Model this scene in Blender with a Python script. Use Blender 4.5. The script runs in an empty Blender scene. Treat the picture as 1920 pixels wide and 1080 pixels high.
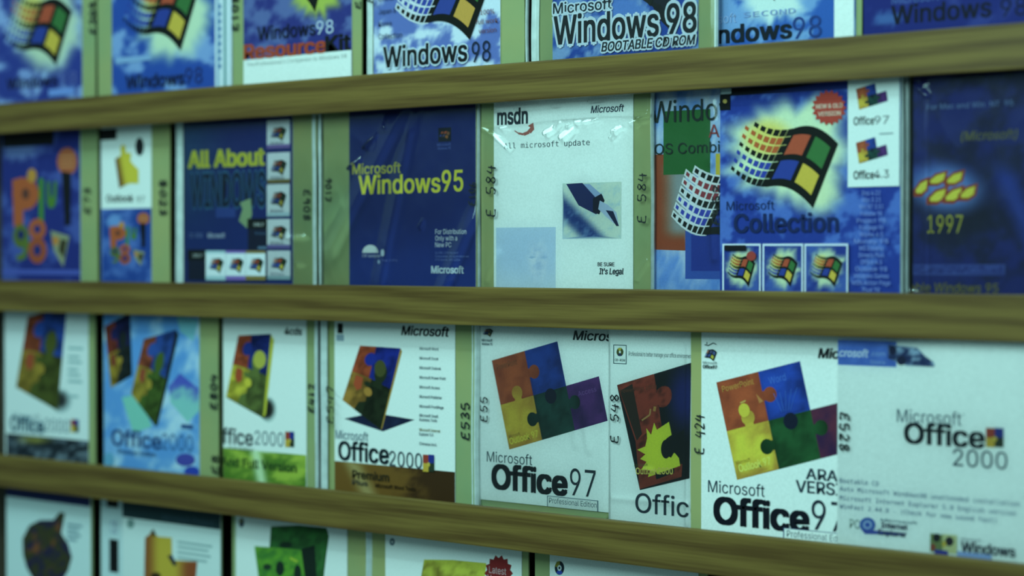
import bpy, math, os, random
from mathutils import Vector, Matrix, noise
from mathutils.geometry import delaunay_2d_cdt

random.seed(7)
S = bpy.context.scene
COL = S.collection

# ------------------------------------------------------------------ camera
F_PX = 4006.0                       # focal length in pixels of the 1920 wide frame
ALPHA = math.radians(41.8)          # the wall runs away to the left
EPS = math.radians(0.93)            # the lens looks slightly down
DIST = 1.459                        # along the axis to the wall
CAM = Vector((DIST * math.sin(ALPHA), -DIST * math.cos(ALPHA), 1.5))
FWD = Vector((-math.sin(ALPHA) * math.cos(EPS), math.cos(ALPHA) * math.cos(EPS), -math.sin(EPS)))
RIGHT = Vector((math.cos(ALPHA), math.sin(ALPHA), 0))
UP = RIGHT.cross(FWD)
cd = bpy.data.cameras.new('camera')
cam = bpy.data.objects.new('camera', cd)
COL.objects.link(cam)
cam.matrix_world = Matrix(((RIGHT.x, UP.x, -FWD.x, CAM.x), (RIGHT.y, UP.y, -FWD.y, CAM.y),
                           (RIGHT.z, UP.z, -FWD.z, CAM.z), (0, 0, 0, 1)))
cd.sensor_width = 36
cd.lens = F_PX / 1920 * 36
cd.clip_start = 0.05
cd.dof.use_dof = True
cd.dof.focus_distance = 1.405
cd.dof.aperture_fstop = 3.9
cd.dof.aperture_blades = 0
S.camera = cam

# ------------------------------------------------------------------ view, world, lamps
S.view_settings.view_transform = 'Standard'
S.view_settings.look = 'None'
S.view_settings.gamma = 1
S.view_settings.exposure = -0.36
S.view_settings.use_curve_mapping = False
TINT = (0.52, 1.0, 0.94)            # greenish fluorescent tubes
w = bpy.data.worlds.new('room_light')
S.world = w
w.use_nodes = True
bg = w.node_tree.nodes['Background']
bg.inputs[0].default_value = (0.48, 1.0, 0.98, 1)
bg.inputs[1].default_value = 1.0
_n, _l = w.node_tree.nodes, w.node_tree.links
_tc = _n.new('ShaderNodeTexCoord'); _sx = _n.new('ShaderNodeSeparateXYZ'); _mr = _n.new('ShaderNodeMapRange')
_mr.inputs[1].default_value = -1; _mr.inputs[2].default_value = 1
_cr = _n.new('ShaderNodeValToRGB'); _cr.color_ramp.elements.remove(_cr.color_ramp.elements[1])
for _p, _v in ((0.0, 0.20), (0.40, 0.20), (0.46, 0.13), (0.508, 0.13), (0.55, 0.42), (1.0, 0.42)):
    _e = _cr.color_ramp.elements[0] if _p == 0.0 else _cr.color_ramp.elements.new(_p)
    _e.position = _p
    _e.color = (0.48 * _v, 1.0 * _v, 0.98 * _v, 1)
_l.new(_tc.outputs['Generated'], _sx.inputs[0]); _l.new(_sx.outputs['Z'], _mr.inputs[0]); _l.new(_mr.outputs[0], _cr.inputs[0])
_l.new(_cr.outputs[0], bg.inputs[0])


def tube(name, loc, target, sx, sy, watts):
    ld = bpy.data.lights.new(name, 'AREA')
    ld.shape = 'RECTANGLE'
    ld.size, ld.size_y = sx, sy
    ld.energy = watts
    ld.color = TINT
    o = bpy.data.objects.new(name, ld)
    o.location = loc
    d = Vector(target) - Vector(loc)
    o.rotation_euler = d.to_track_quat('-Z', 'Y').to_euler()
    COL.objects.link(o)


tube('falloff_fill_light', (0.27, -0.95, 1.93), (0.12, 0, 1.5), 0.6, 0.5, 9.0)  # added soft fill, set close so brightness fades towards both sides
tube('ceiling_tube_light', (0.05, -1.35, 2.75), (0.08, 0, 1.5), 1.3, 0.06, 7)
LAMP2 = Vector((-0.85, -1.05, 2.70))
tube('ceiling_tube_light', LAMP2, (-0.1, 0, 1.5), 0.9, 0.16, 13)

# ------------------------------------------------------------------ mapping photo pixel <-> wall


def at(px, py, Y=0.0):
    d = FWD * F_PX + RIGHT * (px - 960) - UP * (py - 540)
    t = (Y - CAM.y) / d.y
    p = CAM + d * t
    return (p.x, p.z)


def pix(X, Z, Y=0.0):
    v = Vector((X, Y, Z)) - CAM
    k = F_PX / v.dot(FWD)
    return (960 + v.dot(RIGHT) * k, 540 - v.dot(UP) * k)


def lin(c):
    return c / 12.92 if c <= 0.04045 else ((c + 0.055) / 1.055) ** 2.4


WHITE = (0.367, 0.701, 0.658)       # how white paper reads under these tubes
def ink(c):
    """colour of print seen in the photograph -> its own reflectance"""
    out = []
    for v, w_ in zip(c, WHITE):
        out.append(min(0.92, max(0.004, lin(min(max(v, 0), 255) / 255) / w_ * 0.84)))
    # the film's contrast: dark inks are darker and strong reds calmer than they read at first
    out = [0.84 * (v / 0.84) ** 1.13 for v in out]
    g = 0.3 * out[0] + 0.55 * out[1] + 0.15 * out[2]
    out = [v + (g - v) * 0.06 for v in out]
    if out[0] > out[1]:
        out[0] = out[1] + (out[0] - out[1]) * 0.52
    return (*out, 1.0)


# ------------------------------------------------------------------ materials
def newmat(name):
    m = bpy.data.materials.new(name)
    m.use_nodes = True
    nt = m.node_tree
    return m, nt, nt.nodes, nt.links, nt.nodes['Principled BSDF']


def mat_ink():
    m, nt, N, L, P = newmat('printed_ink')
    a = N.new('ShaderNodeAttribute'); a.attribute_name = 'ink'
    tc = N.new('ShaderNodeTexCoord')
    n = N.new('ShaderNodeTexNoise'); n.inputs['Scale'].default_value = 900; n.inputs['Detail'].default_value = 2
    r = N.new('ShaderNodeMapRange'); r.inputs[3].default_value = 0.86; r.inputs[4].default_value = 1.12
    mx = N.new('ShaderNodeMix'); mx.data_type = 'RGBA'; mx.blend_type = 'MULTIPLY'; mx.inputs[0].default_value = 1
    L.new(tc.outputs['Object'], n.inputs['Vector'])
    L.new(n.outputs['Fac'], r.inputs[0]); L.new(a.outputs['Color'], mx.inputs[6]); L.new(r.outputs[0], mx.inputs[7])
    L.new(mx.outputs[2], P.inputs['Base Color'])
    P.inputs['Roughness'].default_value = 0.55
    P.inputs['Specular IOR Level'].default_value = 0.12
    return m


def mat_kraft():
    m, nt, N, L, P = newmat('kraft_board')
    tc = N.new('ShaderNodeTexCoord')
    n = N.new('ShaderNodeTexNoise'); n.inputs['Scale'].default_value = 9; n.inputs['Detail'].default_value = 8
    c = N.new('ShaderNodeValToRGB')
    c.color_ramp.elements[0].position = 0.3; c.color_ramp.elements[0].color = (0.26, 0.335, 0.165, 1)
    c.color_ramp.elements[1].position = 0.75; c.color_ramp.elements[1].color = (0.42, 0.375, 0.145, 1)
    L.new(tc.outputs['Object'], n.inputs['Vector']); L.new(n.outputs['Fac'], c.inputs[0])
    L.new(c.outputs[0], P.inputs['Base Color'])
    n2 = N.new('ShaderNodeTexNoise'); n2.inputs['Scale'].default_value = 35
    b = N.new('ShaderNodeBump'); b.inputs['Strength'].default_value = 0.25; b.inputs['Distance'].default_value = 0.003
    L.new(tc.outputs['Object'], n2.inputs['Vector']); L.new(n2.outputs['Fac'], b.inputs['Height']); L.new(b.outputs[0], P.inputs['Normal'])
    P.inputs['Roughness'].default_value = 0.6
    P.inputs['Specular IOR Level'].default_value = 0.3
    return m


def mat_wood():
    m, nt, N, L, P = newmat('varnished_wood')
    tc = N.new('ShaderNodeTexCoord')
    mp = N.new('ShaderNodeMapping'); mp.inputs['Scale'].default_value = (1.0, 1.0, 9.0)
    n0 = N.new('ShaderNodeTexNoise'); n0.inputs['Scale'].default_value = 3.2; n0.inputs['Detail'].default_value = 1.5
    ad = N.new('ShaderNodeVectorMath'); ad.operation = 'MULTIPLY_ADD'
    ad.inputs[1].default_value = (0.0, 0.0, 0.22)
    wv = N.new('ShaderNodeTexWave'); wv.bands_direction = 'Z'; wv.inputs['Scale'].default_value = 2.6
    wv.inputs['Distortion'].default_value = 3.5; wv.inputs['Detail'].default_value = 3; wv.inputs['Detail Scale'].default_value = 1.2
    n1 = N.new('ShaderNodeTexNoise'); n1.inputs['Scale'].default_value = 1.0; n1.inputs['Detail'].default_value = 8
    mp1 = N.new('ShaderNodeMapping'); mp1.inputs['Scale'].default_value = (15, 60, 520)
    mixf = N.new('ShaderNodeMath'); mixf.operation = 'MULTIPLY_ADD'; mixf.inputs[1].default_value = 0.3
    sc = N.new('ShaderNodeMath'); sc.operation = 'MULTIPLY'; sc.inputs[1].default_value = 0.75
    c = N.new('ShaderNodeValToRGB')
    c.color_ramp.elements[0].position = 0.32; c.color_ramp.elements[0].color = (0.104, 0.050, 0.010, 1)
    c.color_ramp.elements[1].position = 0.72; c.color_ramp.elements[1].color = (0.205, 0.118, 0.026, 1)
    L.new(tc.outputs['Object'], mp.inputs['Vector']); L.new(mp.outputs[0], n0.inputs['Vector'])
    L.new(n0.outputs['Color'], ad.inputs[0]); L.new(mp.outputs[0], ad.inputs[2])
    L.new(ad.outputs[0], wv.inputs['Vector'])
    L.new(tc.outputs['Object'], mp1.inputs['Vector']); L.new(mp1.outputs[0], n1.inputs['Vector'])
    L.new(n1.outputs['Fac'], sc.inputs[0])
    L.new(wv.outputs['Fac'], mixf.inputs[0]); L.new(sc.outputs[0], mixf.inputs[2])
    L.new(mixf.outputs[0], c.inputs[0]); L.new(c.outputs[0], P.inputs['Base Color'])
    P.inputs['Roughness'].default_value = 0.5
    P.inputs['Specular IOR Level'].default_value = 0.3
    return m


def mat_film(name, rough=0.11, haze=0.008):
    m, nt, N, L, P = newmat(name)
    N.remove(P)
    out = N['Material Output']
    tr = N.new('ShaderNodeBsdfTransparent'); tr.inputs[0].default_value = (0.99, 0.99, 0.99, 1)
    gl = N.new('ShaderNodeBsdfGlossy'); gl.inputs['Roughness'].default_value = rough
    df = N.new('ShaderNodeBsdfDiffuse'); df.inputs[0].default_value = (0.8, 0.8, 0.8, 1)
    fr = N.new('ShaderNodeFresnel'); fr.inputs[0].default_value = 1.5
    ml = N.new('ShaderNodeMath'); ml.operation = 'MULTIPLY'; ml.inputs[1].default_value = 0.95
    m1 = N.new('ShaderNodeMixShader'); m2 = N.new('ShaderNodeMixShader')
    m1.inputs[0].default_value = haze
    tc = N.new('ShaderNodeTexCoord')
    n = N.new('ShaderNodeTexNoise'); n.inputs['Scale'].default_value = 55; n.inputs['Detail'].default_value = 3
    b = N.new('ShaderNodeBump'); b.inputs['Strength'].default_value = 0.3; b.inputs['Distance'].default_value = 0.0006
    L.new(tc.outputs['Object'], n.inputs['Vector']); L.new(n.outputs['Fac'], b.inputs['Height'])
    L.new(b.outputs[0], gl.inputs['Normal'])
    L.new(fr.outputs[0], ml.inputs[0])
    L.new(tr.outputs[0], m1.inputs[1]); L.new(df.outputs[0], m1.inputs[2])
    L.new(ml.outputs[0], m2.inputs[0]); L.new(m1.outputs[0], m2.inputs[1]); L.new(gl.outputs[0], m2.inputs[2])
    L.new(m2.outputs[0], out.inputs[0])
    return m


def mat_plain(name, col, rough=0.6, scale=40, var=0.2, spec=0.3):
    m, nt, N, L, P = newmat(name)
    tc = N.new('ShaderNodeTexCoord')
    n = N.new('ShaderNodeTexNoise'); n.inputs['Scale'].default_value = scale; n.inputs['Detail'].default_value = 4
    c = N.new('ShaderNodeValToRGB')
    c.color_ramp.elements[0].position = 0.3; c.color_ramp.elements[0].color = (*[v * (1 - var) for v in col], 1)
    c.color_ramp.elements[1].position = 0.7; c.color_ramp.elements[1].color = (*[min(1, v * (1 + var)) for v in col], 1)
    L.new(tc.outputs['Object'], n.inputs['Vector']); L.new(n.outputs['Fac'], c.inputs[0])
    L.new(c.outputs[0], P.inputs['Base Color'])
    P.inputs['Roughness'].default_value = rough
    P.inputs['Specular IOR Level'].default_value = spec
    return m


M_INK, M_KRAFT, M_WOOD = mat_ink(), mat_kraft(), mat_wood()
M_FILM = mat_film('clear_plastic_film')
M_BACK = mat_plain('dark_back_board', (0.05, 0.035, 0.022))
M_MARKER = mat_plain('black_marker_ink', (0.015, 0.017, 0.02), 0.5)
M_CASE = mat_plain('milky_plastic_edge', (0.62, 0.66, 0.66), 0.25, 120, 0.12, 0.5)
M_WALL = mat_plain('painted_wall', (0.35, 0.36, 0.33), 0.8)


# ------------------------------------------------------------------ mesh helpers
def mesh_obj(name, verts, faces, mats, parent=None, cols=None, smooth=False):
    me = bpy.data.meshes.new(name)
    me.from_pydata(verts, [], faces)
    for m in mats:
        me.materials.append(m)
    if cols is not None:
        a = me.color_attributes.new('ink', 'FLOAT_COLOR', 'POINT')
        flat = [c for col in cols for c in col]
        a.data.foreach_set('color', flat)
    if smooth:
        me.polygons.foreach_set('use_smooth', [True] * len(me.polygons))
    me.update()
    o = bpy.data.objects.new(name, me)
    COL.objects.link(o)
    if parent is not None:
        o.parent = parent
        o.matrix_parent_inverse = Matrix.Translation(-Vector(parent.location))
    return o


def box_data(x0, x1, y0, y1, z0, z1, bev=0.0):
    import bmesh
    bm = bmesh.new()
    r = bmesh.ops.create_cube(bm, size=1)
    for v in r['verts']:
        v.co.x = x0 if v.co.x < 0 else x1
        v.co.y = y0 if v.co.y < 0 else y1
        v.co.z = z0 if v.co.z < 0 else z1
    if bev:
        bmesh.ops.bevel(bm, geom=list(bm.edges), offset=bev, segments=2, affect='EDGES', profile=0.6)
    V = [v.co.copy() for v in bm.verts]
    bm.verts.index_update()
    Fc = [[v.index for v in f.verts] for f in bm.faces]
    bm.free()
    return V, Fc


def box(name, x0, x1, y0, y1, z0, z1, mat, parent=None, bev=0.0):
    V, Fc = box_data(x0, x1, y0, y1, z0, z1, bev)
    return mesh_obj(name, V, Fc, [mat], parent)


# ------------------------------------------------------------------ lettering
_font_cache = {}
def bundled_font(name):
    # type that ships inside Blender itself; the built-in face is used where it is missing
    try:
        return bpy.data.fonts.load(os.path.join(bpy.utils.resource_path('LOCAL'), 'datafiles', 'fonts', name))
    except Exception:
        return None


SANS, MONO = bundled_font('Inter.woff2'), bundled_font('DejaVuSansMono.woff2')


def glyph_mesh(s, bold=0.0, shear=0.0, spacing=1.0):
    mono = spacing != 1.0
    key = (s, bold, shear, spacing)
    if key in _font_cache:
        return _font_cache[key]
    cu = bpy.data.curves.new('lettering', 'FONT')
    cu.body = s
    cu.size = 1
    cu.space_character = spacing
    cu.resolution_u = 3
    cu.fill_mode = 'FRONT'
    fn = MONO if mono else SANS
    if fn is not None:
        cu.font = fn
        cu.space_character = 1.0
    o = bpy.data.objects.new('lettering', cu)
    COL.objects.link(o)
    dg = bpy.context.evaluated_depsgraph_get()
    dg.update()
    me = o.evaluated_get(dg).to_mesh()
    V = [(v.co.x + shear * v.co.y, v.co.y) for v in me.vertices]
    Fc = [tuple(p.vertices) for p in me.polygons]
    o.evaluated_get(dg).to_mesh_clear()
    bpy.data.objects.remove(o)
    bpy.data.curves.remove(cu)
    _font_cache[key] = (V, Fc)
    return V, Fc


CAP = max(v[1] for v in glyph_mesh('H')[0])


def smooth01(t):
    t = min(1, max(0, t))
    return t * t * (3 - 2 * t)


def mix(a, b, t):
    t = min(1, max(0, t))
    return tuple(x + (y - x) * t for x, y in zip(a, b))


def nz(x, y, s=1.0, k=0):
    return noise.fractal(Vector((x * s, y * s, 3.7 * k + 0.31)), 0.7, 2.1, 4) * 0.5 + 0.5


STEP = 0.000018


class Art:
    """print laid down in thin layers of ink on one sheet that stands at depth Y"""
    def __init__(self, Y):
        self.Y, self.n = Y, 0
        self.V, self.F, self.C = [], [], []
        self.rectX = self.rectZ = None

    def _add(self, pts, faces, cols):
        if self.rectX is not None:
            pts, faces, cols = self._clip(pts, faces, cols)
            if not faces:
                return
        y = self.Y - self.n * STEP
        self.n += 0.45
        b = len(self.V)
        self.V += [(p[0], y, p[1]) for p in pts]
        # keep every face turned towards the viewer (-Y)
        for f in faces:
            a, c, d = pts[f[0]], pts[f[1]], pts[f[2]]
            area = (c[0] - a[0]) * (d[1] - a[1]) - (c[1] - a[1]) * (d[0] - a[0])
            f = tuple(b + i for i in f)
            self.F.append(f if area > 0 else f[::-1])
        self.C += cols

    def _clip(self, pts, faces, cols):
        """print never runs past the edge of its sheet"""
        (xa, xb), (za, zb) = self.rectX, self.rectZ
        if all(xa <= p[0] <= xb and za <= p[1] <= zb for p in pts):
            return pts, faces, cols
        P, Fn, Cn = [], [], []
        for f in faces:
            poly = [(pts[i][0], pts[i][1], cols[i]) for i in f]
            for ax, lim, sg in ((0, xa, 1), (0, xb, -1), (1, za, 1), (1, zb, -1)):
                out = []
                for k in range(len(poly)):
                    a, b = poly[k - 1], poly[k]
                    da, db = (a[ax] - lim) * sg, (b[ax] - lim) * sg
                    if (da >= 0) != (db >= 0):
                        t = da / (da - db)
                        out.append((a[0] + (b[0] - a[0]) * t, a[1] + (b[1] - a[1]) * t, tuple(u + (v - u) * t for u, v in zip(a[2], b[2]))))
                    if db >= 0:
                        out.append(b)
                poly = out
                if not poly:
                    break
            if len(poly) >= 3:
                n = len(P)
                P += [(q[0], q[1]) for q in poly]
                Cn += [q[2] for q in poly]
                Fn.append(tuple(range(n, n + len(poly))))
        return P, Fn, Cn

    def at(self, x, y):
        return at(x, y, self.Y)

    def sheet(self, x0, x1, z0, z1, color, nx=1, nzz=1):
        """rectangle in wall metres (x given as photo pixels)"""
        X0, X1 = self.at(x0, 475)[0], self.at(x1, 475)[0]
        pts, cols, faces = [], [], []
        for j in range(nzz + 1):
            for i in range(nx + 1):
                X = X0 + (X1 - X0) * i / nx
                Z = z0 + (z1 - z0) * j / nzz
                pts.append((X, Z))
                cols.append(ink(color(*pix(X, Z, self.Y)) if callable(color) else color))
        for j in range(nzz):
            for i in range(nx):
                a = j * (nx + 1) + i
                faces.append((a, a + 1, a + nx + 2, a + nx + 1))
        self._add(pts, faces, cols)
        self.rectX, self.rectZ = (X0, X1), (z0, z1)

    def fill(self, pts, color, step=None):
        co = [Vector(p) for p in pts]
        n = len(co)
        if callable(color) and step:
            xs = [p[0] for p in pts]; ys = [p[1] for p in pts]
            x = min(xs) + step / 2
            while x < max(xs):
                y = min(ys) + step / 2
                while y < max(ys):
                    if inside((x, y), pts):
                        co.append(Vector((x, y)))
                    y += step
                x += step
        v, _e, f, *_ = delaunay_2d_cdt(co, [(i, (i + 1) % n) for i in range(n)], [], 0, 1e-4, False)
        f = [q for q in f if inside((sum(v[i].x for i in q) / len(q), sum(v[i].y for i in q) / len(q)), pts)]
        if not f:
            return
        if callable(color):
            cols = [ink(color(p.x, p.y)) for p in v]
        else:
            cols = [ink(color)] * len(v)
        self._add([self.at(p.x, p.y) for p in v], [tuple(q) for q in f], cols)

    def rect(self, x0, y0, x1, y1, color, step=None):
        """edges level on the wall; heights read at the left edge"""
        X0, Z0 = self.at(x0, y0); Z1 = self.at(x0, y1)[1]; X1 = self.at(x1, y0)[0]
        q = [pix(X0, Z0, self.Y), pix(X1, Z0, self.Y), pix(X1, Z1, self.Y), pix(X0, Z1, self.Y)]
        self.fill(q, color, step)

    def frame(self, x0, y0, x1, y1, t, color):
        self.rect(x0, y0, x1, y0 + t, color)
        self.rect(x0, y1 - t, x1, y1, color)
        self.rect(x0, y0, x0 + t, y1, color)
        k = (x1 + 3520) / (x0 + 3520)
        self.rect(x1 - t, 475 + (y0 - 475) * k, x1, 475 + (y1 - 475) * k, color)

    def ellipse(self, cx, cy, rx, ry, color, n=24, step=None):
        self.fill([(cx + rx * math.cos(2 * math.pi * i / n), cy + ry * math.sin(2 * math.pi * i / n)) for i in range(n)], color, step)

    def burst(self, cx, cy, rx, ry, color, n=16):
        pts = []
        for i in range(2 * n):
            r = 1 if i % 2 == 0 else 0.82
            a = math.pi * i / n
            pts.append((cx + rx * r * math.cos(a), cy + ry * r * math.sin(a)))
        self.fill(pts, color)

    def stroke(self, pts, wd, color):
        for (a, b) in zip(pts[:-1], pts[1:]):
            dx, dy = b[0] - a[0], b[1] - a[1]
            l = math.hypot(dx, dy) or 1
            nx_, ny_ = -dy / l * wd / 2, dx / l * wd / 2
            self.fill([(a[0] + nx_, a[1] + ny_), (b[0] + nx_, b[1] + ny_), (b[0] - nx_, b[1] - ny_), (a[0] - nx_, a[1] - ny_)], color)

    def text(self, s, x0, base, x1, cap, color, bold=0.0, shear=0.0, spacing=1.0, dx=0, dy=0, halo=None, dir=None):
        """baseline starts at pixel (x0, base), word ends at x1, capitals are cap pixels high at its start"""
        V, Fc = glyph_mesh(s, 0.0, shear, spacing)
        if not V:
            return
        xs = [v[0] for v in V]
        xm, xM = min(xs), max(xs)
        O = self.at(x0 + dx, base + dy)
        T = self.at(x0 + dx, base - cap + dy)
        if dir is None:
            X1 = self.at(x1 + dx, base)[0]
            ux, uz = X1 - O[0], 0.0
        else:                                   # slanting line of text: dir is the pixel where it ends
            E = self.at(*dir)
            ux, uz = E[0] - O[0], E[1] - O[1]
        H = T[1] - O[1]
        if dir is None:
            vx, vz = 0.0, H
        else:
            l = math.hypot(ux, uz)
            vx, vz = -uz / l * H, ux / l * H
        if halo is not None:
            b_ = halo[1]
            for k in range(8):
                self._lay((V, Fc), xm, xM, O, ux, uz, vx, vz, halo[0], b_ * math.cos(k * math.pi / 4), b_ * math.sin(k * math.pi / 4))
        if bold < 0.012:
            self._lay((V, Fc), xm, xM, O, ux, uz, vx, vz, color)
        else:
            # heavy type: the letter is struck four times, a hair apart
            for (i, j) in ((-1, -.55), (1, -.55), (-1, .55), (1, .55)) + (((0, 0),) if bold > .04 else ()):
                self._lay((V, Fc), xm, xM, O, ux, uz, vx, vz, color, i * bold * .6, j * bold * .6)

    def _lay(self, g, xm, xM, O, ux, uz, vx, vz, color, sx=0.0, sy=0.0):
        V, Fc = g
        pts = []
        for (x, y) in V:
            a, b = (x + sx - xm) / (xM - xm), (y + sy) / CAP
            pts.append((O[0] + a * ux + b * vx, O[1] + a * uz + b * vz))
        self._add(pts, Fc, [ink(color)] * len(pts))

    def build(self, name, parent, back=0.0006):
        # the sheet's own thickness behind the print
        X0, X1 = self.rectX; z0, z1 = self.rectZ
        V, Fc = box_data(X0, X1, self.Y + 0.00005, self.Y + back, z0, z1)
        b = len(self.V)
        self.V += [tuple(v) for v in V]
        self.F += [tuple(b + i for i in f) for f in Fc]
        self.C += [ink((165, 218, 212))] * len(V)
        return mesh_obj(name, self.V, self.F, [M_INK], parent, self.C)


def inside(p, poly):
    x, y = p
    r = False
    j = len(poly) - 1
    for i in range(len(poly)):
        xi, yi = poly[i]; xj, yj = poly[j]
        if (yi > y) != (yj > y) and x < (xj - xi) * (y - yi) / (yj - yi) + xi:
            r = not r
        j = i
    return r


# handwriting: strokes in a 1 x 1.5 box, y up
HAND = {
    'E': [[(0.9, 1.45), (0.3, 1.4), (0.15, 0.8), (0.1, 0.1), (0.85, 0.05)], [(0.15, 0.78), (0.75, 0.8)]],
    '0': [[(0.5, 1.45), (0.15, 1.0), (0.2, 0.3), (0.55, 0.05), (0.85, 0.5), (0.8, 1.2), (0.5, 1.45)]],
    '1': [[(0.45, 1.45), (0.5, 0.0)]],
    '2': [[(0.15, 1.2), (0.5, 1.45), (0.85, 1.1), (0.5, 0.5), (0.1, 0.05), (0.95, 0.1)]],
    '3': [[(0.15, 1.35), (0.6, 1.45), (0.8, 1.1), (0.4, 0.8), (0.85, 0.5), (0.6, 0.05), (0.1, 0.15)]],
    '4': [[(0.35, 1.4), (0.1, 0.6), (0.95, 0.65)], [(0.75, 1.2), (0.65, -0.1)]],
    '5': [[(0.9, 1.45), (0.3, 1.4), (0.2, 0.85), (0.7, 0.8), (0.85, 0.4), (0.5, 0.0), (0.1, 0.15)]],
    '6': [[(0.7, 1.45), (0.25, 0.9), (0.15, 0.3), (0.5, 0.0), (0.85, 0.35), (0.5, 0.7), (0.2, 0.45)]],
    '7': [[(0.1, 1.4), (0.9, 1.4), (0.4, 0.0)]],
    '8': [[(0.8, 1.3), (0.45, 1.45), (0.2, 1.1), (0.8, 0.4), (0.5, 0.0), (0.15, 0.35), (0.75, 1.05), (0.8, 1.3)]],
    '9': [[(0.8, 1.2), (0.4, 1.45), (0.15, 1.0), (0.5, 0.75), (0.8, 1.1), (0.7, 0.0)]],
}


def marker_code(s, xc, y0, y1, hpx, Y, parent, wpx=3.0, up=True):
    """marker pen writing turned on its side; starts at pixel height y0 and ends at y1, letters hpx wide on the wall"""
    X, Za = at(xc, y0, Y)
    Zb = at(xc, y1, Y)[1]
    Hx = at(xc + hpx / 2, y0, Y)[0] - at(xc - hpx / 2, y0, Y)[0]
    scale = at(xc, 100, Y)[1] - at(xc, 101, Y)[1]
    wd = wpx * scale
    adv = (Zb - Za) / len(s)
    V, Fc = [], []
    rnd = random.Random(s + str(xc))
    k = 0
    for i, ch in enumerate(s):
        tilt = rnd.uniform(-0.06, 0.06)
        for st in HAND.get(ch, []):
            pts = []
            for (a, b) in st:
                a2 = a + tilt * b
                h = (b / 1.5 - 0.5) * Hx * (1 + rnd.uniform(-.05, .05))
                z = Za + adv * (i + 0.1 + 0.8 * a2)
                pts.append((X - h if up else X + h, z))
            # smooth the stroke
            fine = []
            for q in range(len(pts) - 1):
                p0 = pts[max(0, q - 1)]; p1 = pts[q]; p2 = pts[q + 1]; p3 = pts[min(len(pts) - 1, q + 2)]
                for t in (0, .25, .5, .75):
                    fine.append(tuple(0.5 * (2 * p1[c] + (p2[c] - p0[c]) * t + (2 * p0[c] - 5 * p1[c] + 4 * p2[c] - p3[c]) * t * t
                                             + (-p0[c] + 3 * p1[c] - 3 * p2[c] + p3[c]) * t ** 3) for c in (0, 1)))
            fine.append(pts[-1])
            for q in range(len(fine)):
                a = fine[max(0, q - 1)]; b = fine[min(len(fine) - 1, q + 1)]
                dx, dz = b[0] - a[0], b[1] - a[1]
                l = math.hypot(dx, dz) or 1
                w2 = wd * (0.42 + 0.12 * math.sin(q * 1.3 + k))
                ox, oz = -dz / l * w2, dx / l * w2
                y = Y - (k % 5) * 0.00001
                V += [(fine[q][0] + ox, y, fine[q][1] + oz), (fine[q][0] - ox, y, fine[q][1] - oz)]
                if q:
                    n = len(V)
                    Fc.append((n - 4, n - 3, n - 1, n - 2))
            k += 1
    return mesh_obj('handwritten_code', V, Fc, [M_MARKER], parent)


# ------------------------------------------------------------------ the display rack
K = 4480 * DIST / F_PX              # metres on the wall per unit of slope below the horizon
RAIL_TOP = {0: -0.1735, 1: -0.0796, 2: 0.0143, 3: 0.1076, 4: 0.2005}
RAIL_H = {0: 0.0262, 1: 0.0257, 2: 0.0263, 3: 0.0272, 4: 0.0268}
FRONT, BACKR = -0.0190, -0.0124
RACK_X0, RACK_X1 = -0.85, 0.72


def rail_z(k):
    # the slopes were read on the rail's front face
    s = (FRONT - CAM.y) / (-CAM.y)
    top = 1.5 - RAIL_TOP[k] * K * s
    return top - RAIL_H[k], top


rack = bpy.data.objects.new('display_rack', None)
rack.location = ((RACK_X0 + RACK_X1) / 2, 0.03, rail_z(4)[0] - 0.02)
COL.objects.link(rack)
rack['label'] = 'wall-mounted wooden display rack of brown varnished rails holding rows of disc covers'
rack['category'] = 'display rack'
zt, zb = rail_z(0)[1] + 0.02, rail_z(4)[0] - 0.02
box('back_panel', RACK_X0, RACK_X1, 0.030, 0.042, zb, zt, M_BACK, rack)
for k in range(5):
    a, b = rail_z(k)
    o = box('front_rail', RACK_X0, RACK_X1, FRONT, BACKR, a, b, M_WOOD, rack, 0.0009)
    # each board is cut from its own stretch of wood
    for v in o.data.vertices:
        v.co.x += 3.1 * k; v.co.z += 1.7 * k
    o.location = (-3.1 * k, 0, -1.7 * k)
    box('ledge', RACK_X0, RACK_X1, BACKR + 0.0002, 0.0298, a + 0.006, b - 0.0075, M_BACK, rack)
wall = box('wall_back', -1.6, 1.5, 0.043, 0.10, 0.6, 2.4, M_WALL)
wall['kind'] = 'structure'


def slot(k):
    """bottom and top of what stands on ledge k (0 is the row above the first rail in view)"""
    b = rail_z(k + 1)[1] - 0.0073
    return b, rail_z(k)[0] + 0.0042


# ------------------------------------------------------------------ packets
GROUPS = ['disc packets in the top row', 'disc packets in the second row', 'disc packets in the third row', 'disc packets in the bottom row']


def packet(row, xl, xr, label, Y):
    X0, X1 = at(xl, 475, Y)[0], at(xr, 475, Y)[0]
    o = bpy.data.objects.new('disc_packet', None)
    o.location = ((X0 + X1) / 2, Y, slot(row)[0])
    COL.objects.link(o)
    o['label'] = label
    o['category'] = 'disc packet'
    o['group'] = GROUPS[row]
    return o


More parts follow.
